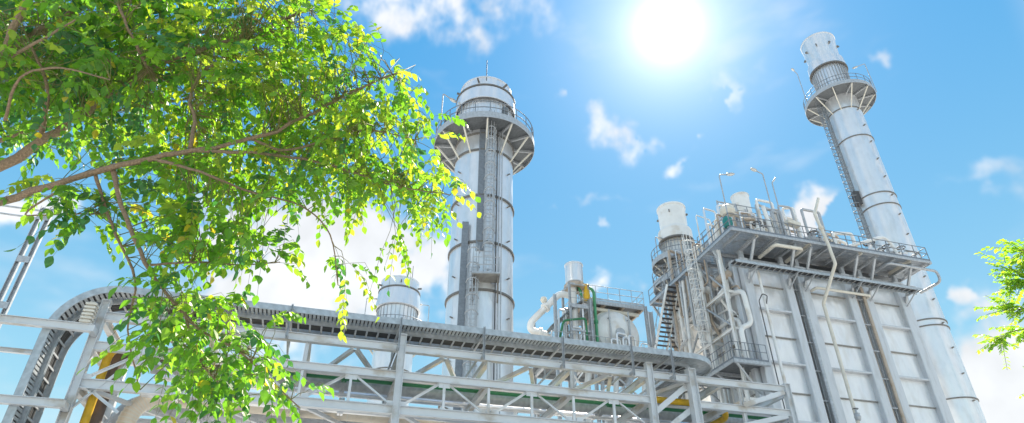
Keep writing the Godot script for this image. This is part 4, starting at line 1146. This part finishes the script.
	pipe_thing("green_standpipe", "short green pipe slanting along the side slab", [Vector3(14.7, 18.4, -39.3), Vector3(15.2, 20.6, -39.3), Vector3(16.9, 21.0, -39.3), Vector3(16.9, 18.4, -39.3)], 0.08, M.green, gp, 0.3)
	var yv := thing("yellow_valve", "yellow valve body on the green standpipe by the vessel posts", "valve", Vector3(17.1, 22.5, -39.35))
	turned(yv, "body", [[0, -0.1], [0.2, 0.0], [0.26, 0.3], [0.2, 0.7], [0.12, 0.8], [0.12, 1.1], [0, 1.12]], M.yellow, Vector3(17.1, 22.5, -39.35), 16)
	put(yv, "handwheel", sweep(circle(Vector3(17.1, 23.62, -39.35), 0.22, 14), [0.03], 6, false).mesh(), M.yellow)
	rod(yv, "stem", Vector3(17.1, 23.5, -39.35), Vector3(17.1, 23.7, -39.35), 0.04, M.yellow)
	bar(yv, "seat", Vector3(17.1, 22.45, -39.35), Vector3(17.3, 22.45, -39.4), 0.12, 0.12, M.green)
	rng.seed = 31
	for k in 16:
		var x := 14.5 + 7.2 * k / 16.0
		var rise := rng.randf_range(1.0, 3.8)
		var z := rng.randf_range(-39.3, -39.9) if x < 17.6 else -38.95
		if x > 17.6: rise = rng.randf_range(0.5, 1.6)
		pipe_thing("silver_pipe", "thin silver bent pipe crowding the drum tower deck", [Vector3(x, 18.4, z), Vector3(x, 18.4 + rise, z), Vector3(x + rng.randf_range(0.3, 0.9), 18.4 + rise, z - 0.1), Vector3(x + 0.6, 18.4, z - 0.3)], rng.randf_range(0.05, 0.1), M.cladding, "silver pipes on the drum tower", 0.2)
	# a lower run of pipes seen under the rack's girder
	for k in 7:
		var x := 14.9 + 1.02 * k
		pipe_thing("down_pipe", "vertical %s downpipe inside the drum tower" % ["white", "grey"][k % 2], [Vector3(x, 0, -39.9), Vector3(x, 15.5 + 0.4 * (k % 3), -39.9), Vector3(x + 0.3, 18.0, -40.0)], 0.14 + 0.04 * (k % 3), M.white if k % 2 == 0 else M.galv, "downpipes in the drum tower", 0.3)
	for k in 2:
		var tx := [11.8, 23.4]
		var t := thing("white_tank", "upright white tank behind the pipe rack beside the drum tower", "tank", Vector3(tx[k], 0, -43), "white tanks behind the rack")
		turned(t, "shell", [[1.1, 0], [1.1, 15.6], [0.9, 15.9], [0.4, 16.1], [0, 16.15]], M.white, Vector3(tx[k], 0, -43), 36)
		for y in [4.0, 8.0, 12.0, 15.0]:
			turned(t, "ring", [[1.08, y], [1.16, y], [1.16, y + 0.1], [1.08, y + 0.1]], M.ring, Vector3(tx[k], 0, -43), 36)

# ---------------------------------------------------------------- trees
func leaf_mb(len_: float, wid: float, fold: float, curl: float) -> MB:    # base at origin, tip along +z, blade in xz
	var rows := [[0.0, 0.0], [0.16, 0.62], [0.38, 1.0], [0.64, 0.78], [0.85, 0.36], [1.0, 0.0]]
	var b := MB.new()
	for i in rows.size() - 1:
		var z0: float = rows[i][0]
		var w0: float = rows[i][1] * wid / 2
		var z1: float = rows[i + 1][0]
		var w1: float = rows[i + 1][1] * wid / 2
		var c0 := Vector3(0, -curl * z0 * z0 * len_, z0 * len_)
		var c1 := Vector3(0, -curl * z1 * z1 * len_, z1 * len_)
		for s in [-1.0, 1.0]:
			var e0 := c0 + Vector3(s * w0, w0 * fold, 0)
			var e1 := c1 + Vector3(s * w1, w1 * fold, 0)
			if w0 < 1e-5:
				if s > 0: b.tri(c0, c1, e1)
				else: b.tri(c0, e1, c1)
			elif w1 < 1e-5:
				if s > 0: b.tri(c0, c1, e0)
				else: b.tri(c0, e0, c1)
			elif s > 0: b.quad(c0, c1, e1, e0)
			else: b.quad(c0, e0, e1, c1)
	return b
func leaf_mat(al: Color, back: Color, rough := 0.52) -> StandardMaterial3D:
	var m := StandardMaterial3D.new()
	m.albedo_color = al
	m.roughness = rough
	m.cull_mode = BaseMaterial3D.CULL_DISABLED
	m.backlight_enabled = true
	m.backlight = back
	return m

func limb(p: Node, called: String, pts: Array, r0: float, r1: float) -> PackedVector3Array:
	var path := PackedVector3Array()
	var n := pts.size()
	for i in n - 1:
		var a: Vector3 = pts[maxi(i - 1, 0)]
		var b: Vector3 = pts[i]
		var c: Vector3 = pts[i + 1]
		var d: Vector3 = pts[mini(i + 2, n - 1)]
		for k in 5: path.append(b.cubic_interpolate(c, a, d, k / 5.0))
	path.append(pts[n - 1])
	for i in range(1, path.size() - 1):
		path[i] += Vector3(rng.randf_range(-1, 1), rng.randf_range(-1, 1), rng.randf_range(-1, 1)) * r0 * 0.28
	var radii := []
	for i in path.size(): radii.append(lerpf(r0, r1, pow(float(i) / (path.size() - 1), 0.8)) * rng.randf_range(0.92, 1.1))
	put(p, called, sweep(path, radii, 9).mesh(), M.bark)
	return path

func make_near_tree() -> void:
	rng.seed = 11
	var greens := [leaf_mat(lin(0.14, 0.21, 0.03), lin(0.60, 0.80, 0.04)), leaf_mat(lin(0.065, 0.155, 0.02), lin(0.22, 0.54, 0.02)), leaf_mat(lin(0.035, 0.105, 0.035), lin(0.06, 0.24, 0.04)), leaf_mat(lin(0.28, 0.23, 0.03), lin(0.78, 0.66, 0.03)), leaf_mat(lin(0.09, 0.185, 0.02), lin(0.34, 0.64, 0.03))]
	var fork := at_depth(-290, 330, 4.7)
	var root := Vector3(fork.x - 0.15, 0, fork.z + 0.1)
	var o := thing("broadleaf_tree", "leafy green tree with thin brown branches reaching over the pipe rack", "tree", root)
	limb(o, "trunk", [root, root + Vector3(0.05, 1.2, 0), fork.lerp(root, 0.25), fork], 0.16, 0.10)
	var paths := []
	var D := func(a: Array) -> Array:
		var r := []
		for q in a: r.append(at_depth(q[0], q[1], q[2]))
		return r
	var add := func(a: Array, r0: float, r1: float, join: bool) -> void:
		var pts: Array = D.call(a)
		if join: pts.push_front(fork)
		paths.append(limb(o, "branch", pts, r0, r1))
	add.call([[-140, 255, 4.5], [0, 203, 4.3], [70, 180, 4.2], [150, 158, 4.2], [215, 147, 4.3], [290, 125, 4.5], [345, 95, 4.7], [400, 72, 4.8]], 0.034, 0.006, true)
	add.call([[-150, 235, 4.9], [0, 167, 4.8], [55, 132, 4.8], [92, 108, 4.9], [150, 70, 5.0], [230, 40, 5.1], [310, 10, 5.2]], 0.050, 0.010, true)
	add.call([[-160, 190, 4.6], [-60, 110, 4.5], [0, 62, 4.4], [14, 30, 4.4], [40, -30, 4.4]], 0.044, 0.02, true)
	add.call([[-150, 180, 5.2], [0, 55, 5.3], [60, 20, 5.4], [130, -30, 5.5]], 0.040, 0.02, true)
	add.call([[-150, 170, 5.9], [0, 88, 6.2], [100, 52, 6.3], [220, 30, 6.3], [290, 35, 6.2]], 0.04, 0.008, true)
	add.call([[-150, 215, 5.9], [0, 140, 6.2], [110, 112, 6.2], [230, 92, 6.1]], 0.04, 0.008, true)
	# branches that leave the limbs
	add.call([[112, 168, 4.22], [122, 205, 4.1], [145, 262, 4.0], [176, 305, 4.0], [200, 330, 4.0], [240, 352, 4.05], [300, 408, 4.1]], 0.017, 0.004, false)
	add.call([[95, 173, 4.2], [112, 225, 4.2], [135, 280, 4.1], [128, 330, 4.1], [140, 390, 4.1]], 0.012, 0.004, false)
	add.call([[60, 190, 4.25], [25, 214, 4.3], [60, 214, 4.3], [95, 214, 4.3]], 0.008, 0.003, false)
	add.call([[190, 150, 4.25], [230, 152, 4.3], [270, 154, 4.4], [330, 165, 4.5], [390, 185, 4.6], [450, 195, 4.7]], 0.014, 0.004, false)
	add.call([[150, 158, 4.2], [200, 172, 4.2], [250, 192, 4.3], [300, 205, 4.4], [330, 235, 4.4], [338, 285, 4.4]], 0.012, 0.003, false)
	add.call([[155, 80, 4.9], [145, 62, 4.7], [130, 32, 4.6], [118, 5, 4.6]], 0.017, 0.008, false)
	add.call([[190, 148, 4.25], [195, 118, 4.4], [190, 100, 4.5], [205, 70, 4.7], [250, 45, 4.8]], 0.014, 0.006, false)
	add.call([[250, 138, 4.4], [290, 150, 4.5], [360, 130, 4.7], [415, 140, 4.8]], 0.012, 0.004, false)
	add.call([[185, 312, 4.0], [195, 352, 4.0], [220, 385, 4.05], [245, 405, 4.1]], 0.009, 0.003, false)
	add.call([[150, 265, 4.0], [200, 262, 4.1], [240, 265, 4.2], [280, 262, 4.2]], 0.008, 0.003, false)
	add.call([[40, 138, 4.8], [48, 90, 4.7], [30, 45, 4.6]], 0.02, 0.008, false)
	add.call([[0, 62, 4.4], [45, 38, 4.3], [75, 20, 4.2]], 0.014, 0.005, false)
	add.call([[5, 120, 4.5], [20, 78, 4.4], [60, 68, 4.3], [110, 80, 4.3]], 0.012, 0.004, false)
	var allp := PackedVector3Array()
	for q in paths:
		for i in range(3, q.size()): allp.append(q[i])
	# sprays of leaflets: [cx, cy, rx, ry, count, depth from, depth to, colour bias]; the bias puts crown shade and sunlit side into leaf colours
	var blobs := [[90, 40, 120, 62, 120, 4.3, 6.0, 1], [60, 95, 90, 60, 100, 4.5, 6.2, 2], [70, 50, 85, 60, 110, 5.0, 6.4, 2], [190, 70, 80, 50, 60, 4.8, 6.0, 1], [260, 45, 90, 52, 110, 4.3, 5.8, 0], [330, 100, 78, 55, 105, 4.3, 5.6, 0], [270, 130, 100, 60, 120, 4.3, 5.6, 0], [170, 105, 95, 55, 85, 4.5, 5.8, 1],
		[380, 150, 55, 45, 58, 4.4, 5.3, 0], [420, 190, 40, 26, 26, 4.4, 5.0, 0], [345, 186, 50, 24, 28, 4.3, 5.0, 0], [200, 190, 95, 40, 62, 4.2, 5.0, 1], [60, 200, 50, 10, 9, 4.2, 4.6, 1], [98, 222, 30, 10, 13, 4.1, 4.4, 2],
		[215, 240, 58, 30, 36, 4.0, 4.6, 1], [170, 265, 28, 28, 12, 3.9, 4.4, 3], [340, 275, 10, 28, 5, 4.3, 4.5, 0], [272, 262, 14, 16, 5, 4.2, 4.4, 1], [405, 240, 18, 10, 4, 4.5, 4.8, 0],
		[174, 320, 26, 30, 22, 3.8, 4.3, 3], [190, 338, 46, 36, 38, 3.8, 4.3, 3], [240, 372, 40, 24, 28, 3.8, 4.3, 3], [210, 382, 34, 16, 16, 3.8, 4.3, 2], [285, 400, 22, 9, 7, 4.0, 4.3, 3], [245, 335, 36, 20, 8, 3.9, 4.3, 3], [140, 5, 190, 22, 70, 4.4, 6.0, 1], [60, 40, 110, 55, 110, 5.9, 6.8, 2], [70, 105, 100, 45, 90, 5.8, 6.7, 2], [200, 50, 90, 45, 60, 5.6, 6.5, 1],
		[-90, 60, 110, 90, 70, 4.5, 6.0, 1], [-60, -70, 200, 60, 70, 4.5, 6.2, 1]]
	var leaves := []
	var twig := MB.new()
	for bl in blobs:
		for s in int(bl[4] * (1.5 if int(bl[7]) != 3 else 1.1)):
			var u := rng.randf() * TAU
			var rr := sqrt(rng.randf()) * 1.04
			var px: float = bl[0] + cos(u) * bl[2] * rr
			var py: float = bl[1] - 11.0 + sin(u) * bl[3] * rr
			var p := at_depth(px, py, rng.randf_range(bl[5], bl[6]))
			var best := allp[0]
			var bd := 1e9
			var bi := 0
			for qi in allp.size():
				var dd := allp[qi].distance_squared_to(p)
				if dd < bd:
					bd = dd
					bi = qi
			best = allp[clampi(bi + rng.randi_range(-3, 2), 0, allp.size() - 1)]
			if best.distance_to(p) > sqrt(bd) + 0.35: best = allp[bi]
			if best.distance_to(p) > 0.75: p = best + (p - best).normalized() * rng.randf_range(0.4, 0.75)
			var dirn := p - best
			var reach := dirn.length()
			dirn = (dirn.normalized() + Vector3(rng.randf_range(-0.5, 0.5), rng.randf_range(-0.5, 0.1), rng.randf_range(-0.5, 0.5))).normalized()
			# twig from the limb to the spray
			if reach > 0.05:
				var mid := best.lerp(p, 0.5) + Vector3(rng.randf_range(-0.12, 0.12), rng.randf_range(0.0, 0.2), rng.randf_range(-0.12, 0.12)) * reach
				twig.add_xf(sweep(PackedVector3Array([best, mid, p]), [0.0034, 0.0024, 0.0015], 4, false), Transform3D.IDENTITY)
			var lng := rng.randf_range(0.2, 0.32)
			var pairs := rng.randi_range(4, 6)
			var end := p + dirn * lng + Vector3(0, -0.10 - 0.1 * rng.randf(), 0)
			var cm := p + dirn * lng * 0.55 + Vector3(0, -0.02, 0)
			twig.add_xf(sweep(PackedVector3Array([p, cm, end]), [0.0016, 0.0013, 0.0009], 4, false), Transform3D.IDENTITY)
			var kind := 0
			var roll := rng.randf()
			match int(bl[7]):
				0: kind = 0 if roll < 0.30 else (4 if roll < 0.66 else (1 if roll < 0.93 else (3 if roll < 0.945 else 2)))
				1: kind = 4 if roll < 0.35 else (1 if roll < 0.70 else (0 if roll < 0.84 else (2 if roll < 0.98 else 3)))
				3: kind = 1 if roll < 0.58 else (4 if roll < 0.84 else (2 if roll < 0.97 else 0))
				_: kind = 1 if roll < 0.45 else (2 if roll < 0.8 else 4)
			for k in pairs * 2 + 1:
				var t: float = 1.0 if k == pairs * 2 else (0.22 + 0.72 * (k / 2) / float(pairs))
				var at := p.lerp(cm, t).lerp(cm.lerp(end, t), t)
				var tang := (cm - p).lerp(end - cm, t).normalized()
				var sidev := tang.cross(Vector3.UP).normalized() * (1 if k % 2 == 0 else -1)
				var ld := (tang * 0.75 + sidev * 1.0 + Vector3(0, -0.15 - 0.4 * rng.randf(), 0)).normalized() if k < pairs * 2 else (tang + Vector3(0, -0.5, 0)).normalized()
				ld = (ld + Vector3(rng.randf_range(-0.3, 0.3), rng.randf_range(-0.3, 0.3), rng.randf_range(-0.3, 0.3))).normalized()
				var upd := (Vector3.UP + Vector3(rng.randf_range(-0.7, 0.7), 0, rng.randf_range(-0.7, 0.7))).normalized()
				var x := upd.cross(ld).normalized()
				var sc := rng.randf_range(0.72, 1.15) * (1.1 if k == pairs * 2 else 1.0) * (0.64 if int(bl[7]) == 0 else 0.74)
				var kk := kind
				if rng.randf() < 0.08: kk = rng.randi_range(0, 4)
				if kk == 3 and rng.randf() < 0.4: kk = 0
				var dep := (at - EYE).dot(fwd)
				var sx := (at - EYE).dot(rgt) / dep * FOCAL
				var sy := (at - EYE).dot(upv) / dep * FOCAL
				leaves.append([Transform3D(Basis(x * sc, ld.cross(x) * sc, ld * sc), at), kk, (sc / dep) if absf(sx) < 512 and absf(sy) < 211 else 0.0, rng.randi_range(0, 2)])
	leaves.sort_custom(func(a, b): return a[2] > b[2])
	var shapes := [leaf_mb(0.088, 0.058, 0.2, 0.2), leaf_mb(0.080, 0.056, 0.1, 0.35), leaf_mb(0.096, 0.060, 0.3, 0.1)]
	var meshes := []
	for s in shapes: meshes.append(s.mesh())
	var rest := []
	for g in greens: rest.append(MB.new())
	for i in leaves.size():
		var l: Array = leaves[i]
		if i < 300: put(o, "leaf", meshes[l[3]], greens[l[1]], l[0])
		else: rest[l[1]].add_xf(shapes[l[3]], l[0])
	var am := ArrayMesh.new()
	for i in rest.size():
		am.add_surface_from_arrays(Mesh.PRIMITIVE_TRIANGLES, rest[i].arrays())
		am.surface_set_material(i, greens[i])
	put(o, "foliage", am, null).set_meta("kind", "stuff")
	put(o, "twigs", twig.mesh(), M.stem).set_meta("kind", "stuff")
	print("leaves ", leaves.size())

func make_far_tree() -> void:
	rng.seed = 23
	var gs := [leaf_mat(lin(0.12, 0.20, 0.03), lin(0.72, 0.92, 0.04)), leaf_mat(lin(0.07, 0.15, 0.025), lin(0.45, 0.8, 0.04))]
	var fork := at_depth(1230, 380, 8.2)
	var root := Vector3(fork.x + 0.2, 0, fork.z)
	var o := thing("feathery_tree", "light green feathery leaved branch tips beside the tall plain stack", "tree", root)
	limb(o, "trunk", [root, root + Vector3(-0.05, 1.8, 0.05), fork], 0.15, 0.08)
	var tips := [[[1156, 340], [1086, 310], [1036, 285], [1006, 265]], [[1156, 360], [1086, 345], [1036, 328], [996, 338]], [[1156, 340], [1086, 320], [1036, 310], [1006, 310]], [[1156, 310], [1086, 292], [1041, 278], [1011, 285]], [[1156, 300], [1096, 272], [1046, 255], [1021, 250]], [[1166, 390], [1096, 385], [1066, 382], [1046, 384]], [[1156, 270], [1126, 210], [1096, 160]], [[1186, 330], [1136, 300], [1116, 250]]]
	var mb := [MB.new(), MB.new()]
	var tw := MB.new()
	var lf := leaf_mb(0.062, 0.036, 0.15, 0.2)
	for t in tips:
		var pts := [fork]
		for q in t: pts.append(at_depth(q[0], q[1], 8.0 + rng.randf_range(-0.3, 0.3)))
		var path := limb(o, "branch", pts, 0.03, 0.004)
		for i in range(6, path.size()):
			for s in 3:
				var p := path[i]
				var d := (path[i] - path[i - 1]).normalized() * 0.6 + Vector3(rng.randf_range(-1, 1), rng.randf_range(-0.7, 0.9), rng.randf_range(-1, 1))
				d = d.normalized()
				var ln := rng.randf_range(0.2, 0.42)
				var e := p + d * ln + Vector3(0, -0.05, 0)
				tw.add_xf(sweep(PackedVector3Array([p, p.lerp(e, 0.5) + Vector3(0, 0.02, 0), e]), [0.004, 0.003, 0.002], 4, false), Transform3D.IDENTITY)
				for k in 18:
					var f := 0.12 + 0.88 * (k / 2) / 9.0
					var at := p.lerp(e, f)
					var sd := d.cross(Vector3.UP).normalized() * (1 if k % 2 == 0 else -1)
					var ld := (sd + d * 0.5 + Vector3(rng.randf_range(-0.3, 0.3), rng.randf_range(-0.4, 0.2), rng.randf_range(-0.3, 0.3))).normalized()
					var x := (Vector3.UP + Vector3(rng.randf_range(-0.6, 0.6), 0, rng.randf_range(-0.6, 0.6))).cross(ld).normalized()
					var sc := rng.randf_range(0.7, 1.2)
					mb[0 if rng.randf() < 0.3 else 1].add_xf(lf, Transform3D(Basis(x * sc, ld.cross(x) * sc, ld * sc), at))
	var am := ArrayMesh.new()
	for i in 2:
		am.add_surface_from_arrays(Mesh.PRIMITIVE_TRIANGLES, mb[i].arrays())
		am.surface_set_material(i, gs[i])
	put(o, "foliage", am, null).set_meta("kind", "stuff")
	put(o, "twigs", tw.mesh(), M.stem).set_meta("kind", "stuff")

# ---------------------------------------------------------------- all of it
func _ready() -> void:
	rng.seed = 1
	# camera
	var p := deg_to_rad(PITCH)
	var w := deg_to_rad(YAW)
	fwd = Vector3(cos(p) * sin(w), sin(p), -cos(p) * cos(w))
	rgt = Vector3(cos(w), 0, sin(w))
	upv = rgt.cross(fwd)
	var cam := Camera3D.new()
	cam.name = "camera"
	add_child(cam)
	cam.transform = Transform3D(Basis(rgt, upv, -fwd), EYE)
	cam.fov = rad_to_deg(2.0 * atan(211.5 / FOCAL))
	cam.far = 5000.0
	cam.current = true
	# sky and sun
	var sun_dir := ray(668, 28).normalized()
	var sky := Sky.new()
	sky.sky_material = make_sky(sun_dir)
	var env := Environment.new()
	env.background_mode = Environment.BG_SKY
	env.sky = sky
	env.tonemap_mode = Environment.TONE_MAPPER_LINEAR
	env.tonemap_exposure = 2.25
	env.sdfgi_enabled = true
	env.ssao_enabled = true
	env.ssil_enabled = true
	var we := WorldEnvironment.new()
	we.name = "world_environment"
	we.environment = env
	add_child(we)
	var sun := DirectionalLight3D.new()
	sun.name = "sun"
	add_child(sun)
	sun.basis = Basis.looking_at(-sun_dir, Vector3.UP)
	sun.light_energy = 1.6
	sun.light_color = Color(1.0, 0.955, 0.88)
	sun.light_angular_distance = 0.5
	sun.shadow_enabled = true
	# setting
	make_materials()
	var gm := PlaneMesh.new()
	gm.size = Vector2(4000, 4000)
	var ground := put(self, "ground", gm, M.ground)
	ground.set_meta("kind", "structure")
	ground.set_meta("label", "pale concrete yard of the power station")
	make_casing()
	make_left_stack()
	make_middle_stack()
	make_small_stack()
	make_right_stack()
	make_rack()
	make_trays()
	make_rack_pipes()
	make_platforms()
	make_casing_pipes()
	make_roof_equipment()
	make_drum_unit()
	make_near_tree()
	make_far_tree()
